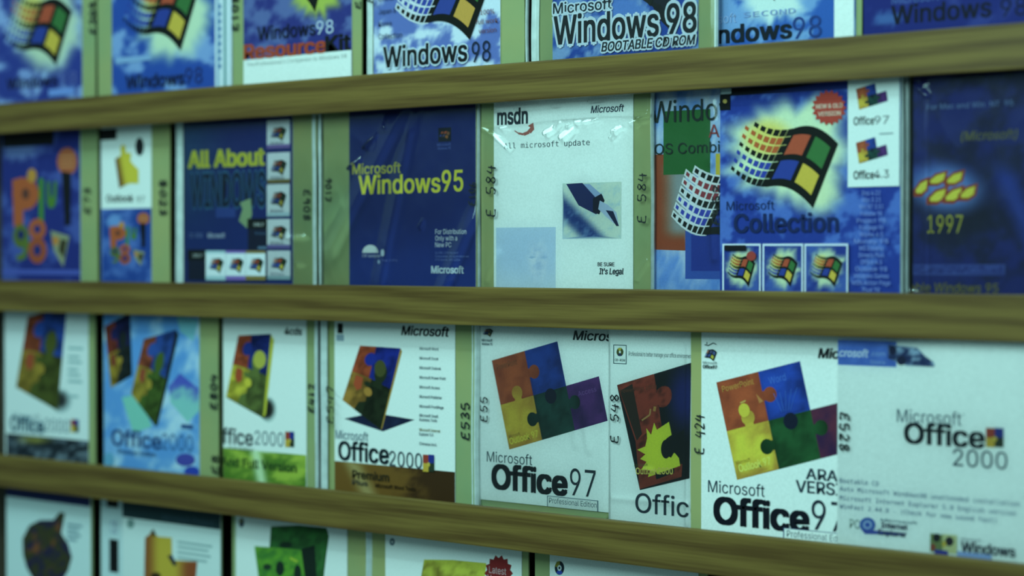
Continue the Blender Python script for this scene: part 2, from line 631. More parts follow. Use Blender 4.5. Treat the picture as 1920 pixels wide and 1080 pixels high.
def kraft(p, row, x0, x1, Y, th=0.0012, top=None, bot=0.0):
    X0, X1 = at(x0, 475, Y)[0], at(x1, 475, Y)[0]
    z0, z1 = slot(row)
    z0 += bot
    if top is not None:
        z1 = top
    # slightly wavy card
    n, m = 10, 16
    V, Fc = [], []
    for s, y in ((0, 0.0008), (1, 0.0008 + th)):
        for j in range(m + 1):
            for i in range(n + 1):
                a, b = i / n, j / m
                wob = 0.0004 * noise.noise(Vector((X0 * 9 + a * 1.5, row * 5.1, b * 3)))
                edge = 0.0007 * noise.noise(Vector((X0 * 31, row + 9.0, b * 2.2))) * (1 if a in (0, 1) else 0)
                V.append((X0 + (X1 - X0) * a + edge, Y + y + wob * (a * (1 - a) * 4), z0 + (z1 - z0) * b))
    q = (n + 1) * (m + 1)
    for j in range(m):
        for i in range(n):
            a = j * (n + 1) + i
            Fc.append((a, a + 1, a + n + 2, a + n + 1))
            Fc.append((q + a + n + 1, q + a + n + 2, q + a + 1, q + a))
    for j in range(m):
        a = j * (n + 1)
        Fc.append((a + n + 1, q + a + n + 1, q + a, a)); c = a + n
        Fc.append((c, q + c, q + c + n + 1, c + n + 1))
    for i in range(n):
        Fc.append((i, q + i, q + i + 1, i + 1)); c = m * (n + 1) + i
        Fc.append((c + 1, q + c + 1, q + c, c))
    return mesh_obj('kraft_card', V, Fc, [M_KRAFT], p)


def edge_strip(p, row, x0, x1, Y, name='plastic_edge', mat=None, lean=0.0, d=0.004):
    """folded edge of a sleeve or spine of a case: a narrow bent strip"""
    X0, X1 = at(x0, 475, Y)[0], at(x1, 475, Y)[0]
    z0, z1 = slot(row)
    m = 24
    V, Fc = [], []
    prof = [(0, 0.0), (0.25, -0.5), (0.6, -0.35), (1, 0.2), (0.8, 1), (0.1, 1)]
    for j in range(m + 1):
        b = j / m
        off = 0.0008 * noise.noise(Vector((X0 * 50, row * 3.3, b * 3.0))) + lean * (1 - b)
        for (a, y) in prof:
            V.append((X0 + (X1 - X0) * a + off, Y + y * d * 0.5 + 0.0004, z0 + (z1 - z0) * b))
    n = len(prof)
    for j in range(m):
        for i in range(n):
            a, b2 = j * n + i, j * n + (i + 1) % n
            Fc.append((a, b2, b2 + n, a + n))
    Fc.append(tuple(range(n))[::-1]); Fc.append(tuple(m * n + i for i in range(n)))
    return mesh_obj(name, V, Fc, [mat or M_CASE], p)


def film(p, row, x0, x1, Y, seed=0, amp=1.0, folds=(), facets=(), bands=(), gap=0.0016, n=90):
    """crumpled clear sleeve in front of the sheet; folds = [(pixel polyline, height, width)]"""
    X0, X1 = at(x0, 475, Y)[0], at(x1, 475, Y)[0]
    z0, z1 = slot(row)
    fo = []
    for pl, h, wd in folds:
        fo.append(([at(a, b, Y) for a, b in pl], h, wd))
    bn = [(at(*qa, Y), at(*qb, Y), wd, hh) for (qa, qb, wd, hh) in bands]
    fa = []
    for (qa, qb, hw, tilt) in facets:
        A, B = at(*qa, Y), at(*qb, Y)
        M = Vector(((A[0] + B[0]) / 2, Y, (A[1] + B[1]) / 2))
        Hn = (LAMP2 - M).normalized() + (CAM - M).normalized()
        gx, gz = -Hn.x / -Hn.y * tilt, -Hn.z / -Hn.y * tilt      # the slope that faces the lamp when tilt is 1
        g1 = gx * (B[0] - A[0]) + gz * (B[1] - A[1])
        fa.append((A, B, hw, gx, gz, max(0, -g1)))
    V, Fc = [], []
    for j in range(n + 1):
        for i in range(n + 1):
            X, Z = X0 + (X1 - X0) * i / n, z0 + (z1 - z0) * j / n
            v = Vector((X * 22 + seed * 7.7, Z * 14, seed))
            h = 0.0007 * amp * noise.noise(v) + 0.00022 * amp * (1 - abs(noise.noise(v * 3.1)) * 2)
            for pl, hh, wd in fo:
                dmin = 9
                for (a, b) in zip(pl[:-1], pl[1:]):
                    ax, az = a; bx, bz = b
                    l2 = (bx - ax) ** 2 + (bz - az) ** 2
                    t = min(1, max(0, ((X - ax) * (bx - ax) + (Z - az) * (bz - az)) / l2))
                    dmin = min(dmin, math.hypot(X - ax - t * (bx - ax), Z - az - t * (bz - az)))
                h += hh * math.exp(-(dmin / wd) ** 2)
            for A, B, hw, gx, gz, c0 in fa:
                bx, bz = B[0] - A[0], B[1] - A[1]
                l2 = bx * bx + bz * bz
                t = ((X - A[0]) * bx + (Z - A[1]) * bz) / l2
                tc_ = min(1, max(0, t))
                d = math.hypot(X - A[0] - tc_ * bx, Z - A[1] - tc_ * bz)
                if d < hw * 1.8:
                    wgt = smooth01((hw * 1.8 - d) / (hw * 0.8))
                    taper = hw
                    h += wgt * (c0 + gx * (X - A[0]) + gz * (Z - A[1]) + 0.0002)
            for (A, B, wd, hh) in bn:
                dx, dz = B[0] - A[0], B[1] - A[1]
                l = math.hypot(dx, dz)
                px_, pz_ = -dz / l, dx / l
                if pz_ < 0:
                    px_, pz_ = -px_, -pz_
                sd = (X - A[0]) * px_ + (Z - A[1]) * pz_
                t = ((X - A[0]) * dx + (Z - A[1]) * dz) / l / l
                sd += 0.0012 * noise.noise(Vector((t * 4, seed, hh * 900)))
                tp = smooth01(t * 6) * smooth01((1 - t) * 6)
                if 0 <= sd < wd:
                    h += hh * (1 - sd / wd) * tp
                elif -.8 * wd < sd < 0:
                    h += hh * smooth01(1 + sd / (.8 * wd)) * tp
            e = min(i, n - i, 3) / 3
            V.append((X, Y - gap * (0.35 + 0.65 * e) - min(0.0045, max(-0.0004, h)) * e, Z))
    for j in range(n):
        for i in range(n):
            a = j * (n + 1) + i
            Fc.append((a, a + 1, a + n + 2, a + n + 1))
    return mesh_obj('plastic_sleeve', V, Fc, [M_FILM], p, smooth=True)


# ------------------------------------------------------------------ emblems
W = (166, 220, 214)
W2 = (172, 228, 222)      # sleeved sheets' white, lightened to make up for light lost in the film
NAVY = (26, 52, 120)
KHAKI = (110, 145, 95)


def flag(art, x0, y0, x1, y1, cols=7, outline=None, dark=(18, 28, 26), body=True,
         pal=((165, 75, 45), (45, 110, 60), (35, 65, 140), (185, 165, 55)), trail_red=(165, 80, 40), trail_blue=(40, 70, 150), fine=True):
    """waving four-pane flag that breaks up into a trail of little squares"""
    slope = ((y0 + y1) / 2 - 475) / ((x0 + x1) / 2 + 3520)

    def T(x, y):        # template pixels -> this picture's pixels
        u = (x - 1372) / 200
        v = (y + .035 * (x - 1470) - 203) / 190
        px = x0 + u * (x1 - x0)
        return (px, y0 + v * (y1 - y0) + slope * (px - (x0 + x1) / 2))

    def P(u, v):
        if u >= 0:
            top = (1492 + 80 * u, 238 - 8 * math.sin(u * math.pi) + 30 * u ** 2)
            bot = (1437 + 88 * u, 350 - 6 * math.sin(u * math.pi) + 40 * u ** 2.2)
        else:
            top = (1492 + 88 * u, 238 + 6 * math.sin(-u * math.pi) - 27 * u * u)
            bot = (1437 + 68 * u, 350 + 2 * math.sin(-u * math.pi) - 32 * u * u)
        return T(top[0] + (bot[0] - top[0]) * v, top[1] + (bot[1] - top[1]) * v)

    def patch(u0, u1, v0, v1, c, n=8):
        pts = [P(u0 + (u1 - u0) * i / n, v0) for i in range(n + 1)] + [P(u1 + (u0 - u1) * i / n, v1) for i in range(n + 1)]
        art.fill(pts, c)
    rows = 7
    for c in range(cols):
        uc = -(c + 0.5) / 7.0
        sz = 0.5 / 7 * (0.98 - 0.08 * c)
        for r in range(rows):
            if c >= 5 and r in (0,) and c > 5:
                continue
            vc = (r + 0.5) / rows
            szv = 0.5 / rows * (0.93 - 0.085 * c)
            col = dark if r in (0, 3, 6) or c < 1 else (trail_red if r < 3 else trail_blue)
            q = [P(uc - sz, vc - szv), P(uc + sz, vc - szv), P(uc + sz, vc + szv), P(uc - sz, vc + szv)]
            if outline:
                cx = sum(a for a, b in q) / 4; cy = sum(b for a, b in q) / 4
                art.fill([(cx + (a - cx) * (1.3 + .1 * c), cy + (b - cy) * (1.3 + .1 * c)) for a, b in q], outline)
            art.fill(q, col)
    if body:
        patch(0, 1, 0, 1, dark, 12)
        for (u0, u1, v0, v1, c) in ((.06, .46, .14, .47, pal[0]), (.56, .9, .13, .47, pal[1]), (.06, .46, .57, .88, pal[2]), (.55, .9, .57, .88, pal[3])):
            patch(u0, u1, v0, v1, c)


def glow_sky(cx, cy, rx, ry, base=(28, 62, 140), cloud=(95, 150, 200), glow=(150, 200, 165), seed=0, cl=0.5, rays=0.2, warm=(175, 185, 80)):
    def f(x, y):
        n = nz(x / 60, y / 60, 1.0, seed)
        c = mix(base, cloud, smooth01((n - 0.46) * 4.5) * cl)
        dx, dy = (x - cx) / rx, (y - cy) / ry
        d = math.hypot(dx, dy)
        a = math.atan2(dy, dx)
        d *= 1 + rays * (noise.noise(Vector((math.cos(a) * 4, math.sin(a) * 4, seed + 2.0))))
        g = smooth01((1.15 - d) / 0.5)
        c = mix(c, glow, g)
        if warm:
            c = mix(c, warm, smooth01((1 - math.hypot((x - cx + rx * .35) / (rx * .5), (y - cy + ry * .25) / (ry * .5))) * 1.6) * .8)
        return c
    return f


def puzzle_wide(art, TL, TR, BL, third=True, pal=None, extra=True):
    """interlocking jigsaw of four or five tinted squares; TL-TR spans two squares, TL-BL two squares"""
    pal = pal or dict(o=(160, 85, 45), b=(30, 70, 145), y=(165, 165, 50), g=(28, 75, 68), p=(85, 50, 110))
    ux, uy = (TR[0] - TL[0]) / 2, (TR[1] - TL[1]) / 2
    vx, vy = (BL[0] - TL[0]) / 2, (BL[1] - TL[1]) / 2

    def P(a, b):
        return (TL[0] + a * ux + b * vx, TL[1] + a * uy + b * vy)

    def sq(a, b, c1, c2, k):
        det = ux * vy - uy * vx

        def f(x, y):
            s = ((x - TL[0]) * vy - (y - TL[1]) * vx) / det - a
            t = (ux * (y - TL[1]) - uy * (x - TL[0])) / det - b
            return mix(c1, c2, smooth01(nz(s * 2.2, t * 2.2, 1.2, k) * 1.1 - .45 + .9 * max(abs(s - .5), abs(t - .5)) + .2 * (t - .5)))
        art.fill([P(a, b), P(a + 1, b), P(a + 1, b + 1), P(a, b + 1)], f, max(3, abs(ux) / 9))
        return f

    def knob(a, b, da, db, f):
        pts = []
        n = 18
        for i in range(n + 1):
            t = -2.45 + 4.9 * i / n
            r = 0.155
            cx, cy = a + da * 0.16, b + db * 0.16
            ca, sa = math.cos(t), math.sin(t)
            pts.append((cx + r * (da * ca - db * sa), cy + r * (db * ca + da * sa)))
        base = [(a - da * .03 + db * .1, b - db * .03 - da * .1 + 0), (a - da * .03 - db * .1, b - db * .03 + da * .1)]
        if da:
            base = [(a - da * .03, b + da * .1), (a - da * .03, b - da * .1)]
        else:
            base = [(a - db * .1, b - db * .03), (a + db * .1, b - db * .03)]
        art.fill([P(*q) for q in pts + base], f)
    d = tuple(v * 0.62 for v in pal['g'])
    fo = sq(0, 0, pal['o'], mix(pal['o'], (120, 55, 35), .8), 1)
    fb = sq(1, 0, pal['b'], mix(pal['b'], (18, 35, 80), .7), 2)
    fy = sq(0, 1, pal['y'], mix(pal['y'], (140, 105, 40), .75), 3)
    fg = sq(1, 1, pal['g'], d, 4)
    if third:
        fp = sq(2, 1, pal['p'], mix(pal['p'], (40, 30, 70), .7), 5)
    knob(1, .5, 1, 0, fo)
    knob(.55, 1, 0, -1, fy)
    knob(1, 1.5, -1, 0, fg)
    if third:
        knob(2, 1.4, 1, 0, fg)
    art.fill([P(1.5 + .17 * math.cos(t / 9 * math.pi), 1.12 + .17 * math.sin(t / 9 * math.pi)) for t in range(18)], (20, 34, 52))
    return P


def puzzle_slab(art, TL, TR, BR, BL, pal=None, spine=None, shadow=None):
    """thick tile of four interlocking jigsaw colours, standing on its corner"""
    pal = pal or dict(o=(165, 75, 35), b=(25, 50, 130), y=(160, 150, 45), g=(50, 75, 35))
    if shadow:
        art.fill(*shadow)

    def P(a, b):
        return tuple(TL[i] * (1 - a) * (1 - b) + TR[i] * a * (1 - b) + BR[i] * a * b + BL[i] * (1 - a) * b for i in (0, 1))

    def area(pts, c, k):
        art.fill([P(*q) for q in pts], lambda x, y: mix(c, tuple(v * .6 for v in c), smooth01(nz(x / 16, y / 16, 1, k) * 1.4 - .3)), 6)
    if spine:
        w_ = spine[1]
        art.fill([TR, (TR[0] + w_, TR[1] + w_ * 2.0), (BR[0] + w_ * .9, BR[1] - w_ * 1.0), BR], spine[0])
    area([(0, 0), (.42, 0), (.46, .5), (0, .5)], pal['o'], 1)
    area([(.4, 0), (1, 0), (1, .55), (.44, .5)], pal['b'], 2)
    area([(0, .47), (.5, .47), (.52, 1), (0, 1)], pal['y'], 3)
    area([(.5, .47), (1, .5), (1, 1), (.5, 1)], pal['g'], 4)

    def disc(a, b, ra, rb, c):
        art.fill([P(a + ra * math.cos(t * math.pi / 9), b + rb * math.sin(t * math.pi / 9)) for t in range(18)], c)
    disc(.35, .2, .14, .1, pal['b'])
    art.fill([P(*q) for q in ((.12, .5), (.3, .5), (.33, .66), (.24, .72), (.13, .66))], pal['o'])
    disc(.68, .36, .15, .13, pal['g'])
    art.fill([P(*q) for q in ((.6, .44), (.76, .44), (.8, .56), (.55, .56))], pal['g'])
    disc(.5, .66, .1, .06, pal['y'])
    disc(.45, .56, .09, .04, pal['g'])
    art.fill([P(*q) for q in ((.36, .86), (.5, .8), (.52, 1), (.3, 1))], pal['g'])
    return P


def mini_puzzle(art, x0, y0, x1, y1):
    art.rect(x0, y0, (x0 + x1) / 2, (y0 + y1) / 2, (150, 60, 40))
    art.rect((x0 + x1) / 2, y0, x1, (y0 + y1) / 2, (30, 55, 130))
    art.rect(x0, (y0 + y1) / 2, (x0 + x1) / 2, y1, (165, 155, 45))
    art.rect((x0 + x1) / 2, (y0 + y1) / 2, x1, y1, (35, 60, 45))
    art.ellipse((x0 + x1) / 2, (y0 + y1) / 2 + 3, (x1 - x0) * .14, (y1 - y0) * .14, (165, 165, 60), 10)


def plus_art(art, x0, y0, x1, y1):
    """balloon-like P, l, u, s over a fat 98 on blue"""
    def q(a, b):
        return (x0 + (x1 - x0) * a, y0 + (y1 - y0) * b)

    def poly(pts, c):
        art.fill([q(*p) for p in pts], c)

    def el(a, b, ra, rb, c):
        art.ellipse(*q(a, b), (x1 - x0) * ra, (y1 - y0) * rb, c, 20)
    el(.83, .17, .13, .1, (160, 90, 55))
    for k in range(3):
        art.rect(*q(.74, .13 + .035 * k), *q(.92, .14 + .035 * k), (185, 130, 80))
    org = (165, 85, 40)
    poly([(.13, .30), (.27, .28), (.27, .66), (.15, .63)], org)
    el(.30, .40, .17, .115, org); el(.30, .40, .05, .04, (95, 60, 50))
    el(.38, .27, .06, .05, (175, 130, 45))
    grn = (55, 125, 45)
    poly([(.47, .29), (.53, .29), (.53, .60), (.47, .58)], grn)
    poly([(.57, .31), (.61, .31), (.62, .42), (.65, .42), (.66, .31), (.70, .31), (.69, .46), (.66, .5), (.59, .5), (.57, .46)], (60, 120, 50))
    poly([(.76, .24), (.88, .25), (.87, .62), (.80, .63)], (22, 28, 32))
    el(.24, .70, .10, .085, (70, 105, 45)); el(.24, .69, .045, .035, (25, 45, 95))
    poly([(.30, .70), (.35, .74), (.30, .86), (.20, .88), (.18, .84), (.26, .82)], (70, 110, 50))
    el(.45, .65, .11, .075, org); el(.45, .80, .12, .095, (150, 75, 42))
    el(.45, .65, .045, .03, (30, 50, 110)); el(.45, .80, .05, .04, (30, 50, 110))
    poly([(.62, .66), (.86, .70), (.78, .92), (.66, .80)], (110, 140, 110))
    poly([(.65, .70), (.73, .71), (.71, .77), (.64, .75)], (175, 120, 45))
    poly([(.75, .72), (.83, .73), (.79, .86), (.72, .80)], (55, 60, 40))


# ================================================================== TOP ROW
def begin(row, x0, x1, Y, color, n=1):
    a = Art(Y)
    z0, z1 = slot(row)
    a.sheet(x0, x1, z0 + 0.0002, z1 - 0.001, color, n, n)
    return a


BLK = (22, 32, 34)

# --- blue cover, flag, far left
p = packet(0, -60, 178, 'blurred blue cover with a waving flag emblem, leftmost in the top row', 0.0)
kraft(p, 0, -68, 178, 0.0)
a = begin(0, -64, 155, 0.0, glow_sky(86, 45, 68, 92, (36, 62, 135), (110, 165, 205), (140, 195, 170), 1, .9), 60)
flag(a, 9, -27, 135, 128)
a.text('Windows', 14, 168, 108, 20, (22, 30, 60), .03)
a.text('98', 112, 158, 145, 22, (70, 100, 160), 0)
a.rect(92, 168, 140, 181, (85, 140, 200))
a.build('printed_cover', p)
marker_code('E209', 174, 64, 2, 12, -0.0002, p, 5)

# --- second flag
p = packet(0, 182, 456, 'bright blue flag cover beside a white case spine, second from left in top row', 0.0)
kraft(p, 0, 183, 456, 0.0)
a = begin(0, 211, 436, 0.0, glow_sky(325, 25, 72, 92, (32, 78, 155), (110, 170, 205), (145, 205, 175), 2, .8), 60)
flag(a, 231, -68, 372, 101)
a.fill([(215, 108), (280, 104), (285, 112), (218, 120)], (100, 160, 195))
a.text('Windows', 237, 167, 346, 24, (20, 34, 60), .035)
a.text('98', 348, 158, 380, 30, (30, 50, 100), .01)
a.rect(403, -300, 436, 190, (150, 205, 210)); a.rect(407, -300, 410, 190, (90, 150, 180)); a.rect(420, -300, 424, 190, (70, 140, 140))
for k in range(9):
    a.rect(411, 8 + k * 14, 416, 17 + k * 14, (75, 130, 165))
a.build('printed_cover', p)
marker_code('E108', 440, 58, -10, 12, -0.0002, p, 5)

# --- resource kit
p = packet(0, 457, 678, 'blue and white cover with orange and black lettering and a green-lit flag tip', 0.0)
kraft(p, 0, 458, 677, 0.0)
a = begin(0, 457.5, 660, 0.0, glow_sky(594, -22, 42, 58, (38, 56, 122), (95, 145, 180), (125, 175, 75), 3, .55, .3, None), 60)
flag(a, 490, -170, 622, 28)
X0_, Z1_ = a.at(457.5, 112)
a.fill([(457.5, 113), pix(a.at(660, 0)[0], Z1_, 0), (660, 160), (457.5, 190)], W)
a.text('Windows', 484, 76, 592, 25, (18, 28, 34), .02)
a.text('98', 594, 65, 626, 25, (140, 190, 205), -.005)
a.text('Resource', 459, 112, 611, 27, (160, 68, 32), .05)
a.text('Kit', 612, 97, 657, 29, BLK, .04)
a.text("The Professional's Companion to Windows 98", 463, 125, 651, 7, (110, 150, 145), 0)
a.build('printed_cover', p)
marker_code('E20', 671, 18, -40, 10, -0.0002, p, 3)

# --- Japan & Korea
p = packet(0, 688, 983, 'pale blue cloudy cover with country names listed left of a flag', 0.0)
kraft(p, 0, 688, 982, 0.0)
a = begin(0, 701, 938, 0.0, glow_sky(800, 200, 1, 1, (72, 112, 172), (150, 205, 215), (150, 205, 215), 4, 1.0, .3, None), 70)
flag(a, 744, -98, 924, 81, outline=(150, 200, 205), pal=((150, 70, 45), (50, 115, 60), (40, 70, 140), (180, 145, 60)))
a.text('Japan &', 711, 27, 744, 9, (38, 62, 92), .01)
a.text('China', 711, 3, 738, 9, (38, 62, 92), .01)
a.text('Korea', 711, 50, 735, 9, (38, 62, 92), .01)
a.text('Collection', 711, 74, 755, 10, (38, 62, 92), .01)
a.text('Windows', 721, 127, 877, 38, BLK, .035, halo=((140, 195, 205), .06))
a.text('98', 886, 117, 921, 38, (26, 46, 66), -.005)
a.text('100%', 902, 28, 928, 9, (120, 85, 90), .01)
a.text('full work', 894, 46, 935, 9, (110, 85, 90), .01)
a.text('version', 899, 63, 932, 9, (110, 80, 90), .01)
a.build('printed_cover', p)
edge_strip(p, 0, 688, 698, -0.001)
marker_code('E0', 694, 8, -40, 12, -0.0042, p, 3)

# --- bootable
YB = -0.005
p = packet(0, 986, 1345, 'bright blue cover with large white-edged black lettering in four words and numerals', YB)
kraft(p, 0, 1008, 1338, YB)
a = begin(0, 1036, 1309, YB, glow_sky(1170, 20, 40, 30, (22, 72, 155), (120, 180, 205), (70, 130, 190), 5, .8, .5, None), 60)
a.fill([(1100, -60), (1190, -10), (1235, 20), (1262, 60), (1262, -60)], (20, 28, 45))
a.fill([(1216, 0), (1240, 10), (1262, 62), (1240, 40)], (15, 22, 30))
flag(a, 1060, -190, 1270, 20, outline=(150, 200, 205))
H_ = (150, 205, 212)
a.text('Microsoft', 1039, 27, 1148, 20, (24, 40, 52), .02, halo=(H_, .09))
a.text('Windows', 1041, 84, 1236, 52, (18, 30, 38), .03, halo=(H_, .075))
a.text('98', 1253, 64, 1307, 55, (18, 30, 38), .03, halo=(H_, .075))
a.text('BOOTABLE CD ROM', 1130, 97, 1306, 17, (22, 34, 44), .035, .2, halo=(H_, .12))
a.build('printed_cover', p)
film(p, 0, 1000, 1343, YB, 3, .6)
edge_strip(p, 0, 996, 1010, YB - .001)
edge_strip(p, 0, 1338, 1344, YB - .001)
edge_strip(p, 0, 986, 989, YB + .004)

# --- ndows 98
p = packet(0, 1290, 1614, 'blue cover whose lettering starts behind the white-edged one, with a white spine at right', 0.0)
kraft(p, 0, 1282, 1614, 0.0)
a = begin(0, 1288, 1603, 0.0, glow_sky(1450, -15, 60, 60, (36, 92, 165), (110, 175, 205), (150, 210, 205), 6, .7, .4, None), 60)
flag(a, 1330, -190, 1490, 8)
a.text('Microsoft', 1296, 49, 1381, 17, (110, 165, 200), .0)
a.text('SECOND', 1395, 33, 1492, 9, (95, 145, 185), 0, 0, 1.4)
a.text('Windows', 1292, 86, 1484, 32, (18, 34, 44), .04)
a.text('98', 1487, 73, 1541, 40, (30, 66, 125), -.008)
a.rect(1566, -400, 1603, 110, W)
a.build('printed_cover', p)

# --- navy, right
p = packet(0, 1616, 1955, 'dark navy cover with black lettering in the top right corner', 0.0)
kraft(p, 0, 1616, 1955, 0.0)
a = begin(0, 1618, 1945, 0.0, glow_sky(1665, 35, 30, 14, (24, 42, 112), (45, 70, 135), (50, 95, 150), 7, .7, .3, None), 50)
a.text('Windows', 1672, 46, 1858, 34, (17, 24, 40), .03)
a.text('98', 1876, 32, 1925, 34, (17, 24, 40), .0)
a.text('Microsoft', 1672, 8, 1760, 16, (60, 100, 150), .0)
a.build('printed_cover', p)

# ================================================================== SECOND ROW
p = packet(1, 3, 183, 'blurred blue cover with orange and green balloon letters, leftmost in the second row', 0.0)
kraft(p, 1, 60, 182, 0.0)
a = begin(1, 4, 151, 0.0, glow_sky(35, 280, 35, 22, (30, 50, 118), (60, 95, 160), (75, 115, 165), 8, .8, .6, None), 50)
plus_art(a, 4, 258, 151, 522)
a.rect(5, 250, 101, 277, (22, 28, 30))
a.rect(4, 505, 150, 514, (60, 90, 165))
a.build('printed_cover', p)
marker_code('E73', 163, 402, 350, 11, -0.0002, p, 4)

p = packet(1, 188, 318, 'narrow cover, white above with a yellow jigsaw piece and blue below with tiny balloon letters', 0.0)
kraft(p, 1, 200, 317, 0.0)
a = begin(1, 190, 284, 0.0, (165, 220, 214))
a.rect(190, 392, 284, 530, glow_sky(215, 415, 16, 16, (28, 70, 140), (70, 120, 180), (80, 140, 190), 9, .8, .4, None), 6)
plus_art(a, 194, 390, 284, 508)
a.rect(188, 243, 219, 263, (22, 28, 30))
yl = lambda x, y: mix((105, 75, 40), (170, 180, 45), smooth01((x - 216 - (y - 300) * .18) / 16))
a.fill([(216, 298), (227, 291), (226, 276), (231, 270), (236, 276), (236, 286), (246, 287), (245, 302), (252, 310), (260, 318), (260, 344), (242, 344), (224, 353)], yl, 4)
a.ellipse(262, 275, 8, 17, (28, 42, 45))
a.text('Outlook', 200, 379, 250, 13, (22, 34, 38), .03)
a.text('97', 257, 380, 271, 12, (60, 90, 90), -.01)
a.build('printed_cover', p)
marker_code('8023', 305, 336, 406, 12, -0.0002, p, 5, up=False)

p = packet(1, 328, 596, 'blue cover with lime lettering and a right and bottom border of tiny flag pictures', 0.0)
kraft(p, 1, 520, 592, 0.0)
a = begin(1, 344, 549, 0.0, lambda x, y: mix(mix((28, 75, 120), (22, 45, 118), smooth01((x - 345) / 110)), (26, 60, 135), smooth01((y - 330) / 150)), 24)
a.text('WINDOWS', 358, 388, 498, 60, (20, 44, 74), .03, halo=((45, 112, 150), .05))
a.text('All About', 354, 315, 495, 31, (165, 200, 50), .06)
a.fill([(448, 414), (455, 392), (450, 380), (470, 372), (473, 402), (463, 428)], (125, 185, 140))
a.rect(405, 390, 442, 408, (45, 85, 160))
a.rect(464, 410, 503, 429, (18, 26, 30)); a.rect(465, 429, 503, 469, (22, 36, 70)); a.text('ONLY', 476, 424, 495, 6, W, .03)
a.text('Windows', 478, 440, 500, 5, (70, 130, 170)); a.rect(484, 462, 500, 467, (90, 150, 180))
a.text('CD-ROM', 355, 446, 380, 9, (80, 125, 180), .05); a.text('Microsoft', 390, 446, 422, 9, (140, 190, 210), .06)
a.rect(352, 468, 389, 488, (16, 24, 28)); a.rect(353, 488, 390, 525, (22, 38, 70)); a.text('ONLY', 362, 482, 380, 6, W, .03)
th = [(501, 226, 279, (115, 105, 165)), (502, 287, 344, (110, 110, 60)), (502, 346, 406, (140, 200, 205)), (503, 411, 466, (105, 110, 170)), (504, 470, 524, (120, 180, 185))]
for i, (x, y0, y1, c) in enumerate(th):
    a.rect(x, y0, x + 43, y1, (165, 215, 215)); a.rect(x, y1 - 7, x + 43, y1, c)
    flag(a, x + 2, y0 + 7, x + 37, y1 - 14, 4, pal=((150, 70, 45), (30, 60, 40), (40, 80, 150), (150, 160, 60)))
    a.text('Windows', x + 6, y1 - 8, x + 32, 5, (60, 85, 110))
for i, (x, c) in enumerate([(389, (120, 180, 185)), (427, (110, 100, 165)), (465, (110, 110, 60))]):
    a.rect(x, 470, x + 37, 525, (155, 208, 210)); a.rect(x, 517, x + 37, 525, c); a.rect(x, 470, x + 37, 475, c)
    flag(a, x + 2, 478, x + 34, 513, 4, pal=((150, 70, 45), (30, 60, 40), (40, 80, 150), (150, 160, 60)))
a.build('printed_cover', p)
edge_strip(p, 1, 329, 349, 0.001, 'white_spine')
marker_code('E908', 575, 355, 415, 12, -0.0002, p, 3.5, up=False)
film(p, 1, 344, 592, 0.0, 1, .3, facets=[((540, 442), (578, 442), .0009, 1), ((522, 443), (534, 442), .0006, 1), ((556, 494), (572, 494), .0004, .8)], n=170)
edge_strip(p, 1, 586, 591, -0.0005)

p = packet(1, 598, 899, 'deep navy cover with yellow-green lettering under creased clear plastic', 0.0)
kraft(p, 1, 605, 899, 0.0)
a = begin(1, 655, 892, 0.0, lambda x, y: mix((20, 42, 105), (26, 62, 140), smooth01((y - 380) / 170) * .8 + nz(x / 80, y / 80, 1, 3) * .3 - .15), 30)
YG = (172, 198, 50)
a.text('Microsoft', 661, 327, 751, 19, (150, 175, 55), .02)
a.text('Windows', 673, 364, 825, 34, YG, .03)
a.text('95', 829, 359, 868, 39, YG, .025)
a.rect(822, 240, 846, 266, (14, 22, 40))
flag(a, 818, 240, 846, 264, 3, pal=((150, 70, 40), (120, 80, 50), (60, 60, 90), (140, 90, 40)))
a.text('Microsoft', 820, 274, 846, 5, (60, 95, 160), .02); a.text('Windows 95', 821, 281, 846, 5, (60, 95, 160), .02)
pts = [(695 + 15 * math.cos(math.pi * i / 12), 474 - 15 * math.sin(math.pi * i / 12)) for i in range(13)]
a.fill(pts, (165, 215, 210)); a.text('CD Sampler', 680, 482, 714, 5, (140, 185, 200), .02)
a.ellipse(718, 474, 3.4, 7, (150, 205, 210), 12)
a.ellipse(711, 491, 2.4, 4, (120, 175, 195), 8); a.text('Year 2 CDs', 716, 490, 746, 4, (85, 125, 185), .01)
for i, s in enumerate(['For Distribution', 'Only with a', 'New PC']):
    a.text(s, 817, 439 + 12.2 * i, (875, 858, 847)[i], 9, (150, 200, 210), .015)
for i, s in enumerate(['(c) 1981-1995 Microsoft', 'Corporation. All rights reserved', '0796 Part No. 000-62004']):
    a.text(s, 817, 476 + 6.5 * i, (860, 880, 864)[i], 4, (85, 130, 185), 0)
a.text('Microsoft', 810, 512, 870, 13, (150, 205, 212), .05)
a.build('printed_cover', p)
marker_code('E106', 615, 378, 333, 11, -0.0003, p, 3)
marker_code('E106', 885, 386, 340, 13, -0.0024, p, 3)
film(p, 1, 602, 899, 0.0, 2, .7, folds=[([(840, 540), (880, 430)], .0009, .006), ([(600, 440), (640, 380)], .0006, .004)],
      facets=[((662, 316), (680, 295), .0009, 1), ((691, 278), (711, 250), .0009, 1), ((725, 240), (727, 233), .0006, 1), ((730, 228), (732, 222), .0005, 1),
              ((790, 425), (797, 410), .0008, .6)],
      bands=[((705, 600), (785, 180), .012, .0030), ((600, 520), (790, 150), .014, .0032), ((815, 590), (905, 380), .010, .0022)], gap=.0018, n=190)
edge_strip(p, 1, 598, 603, 0.0)
edge_strip(p, 1, 895, 899, 0.0)

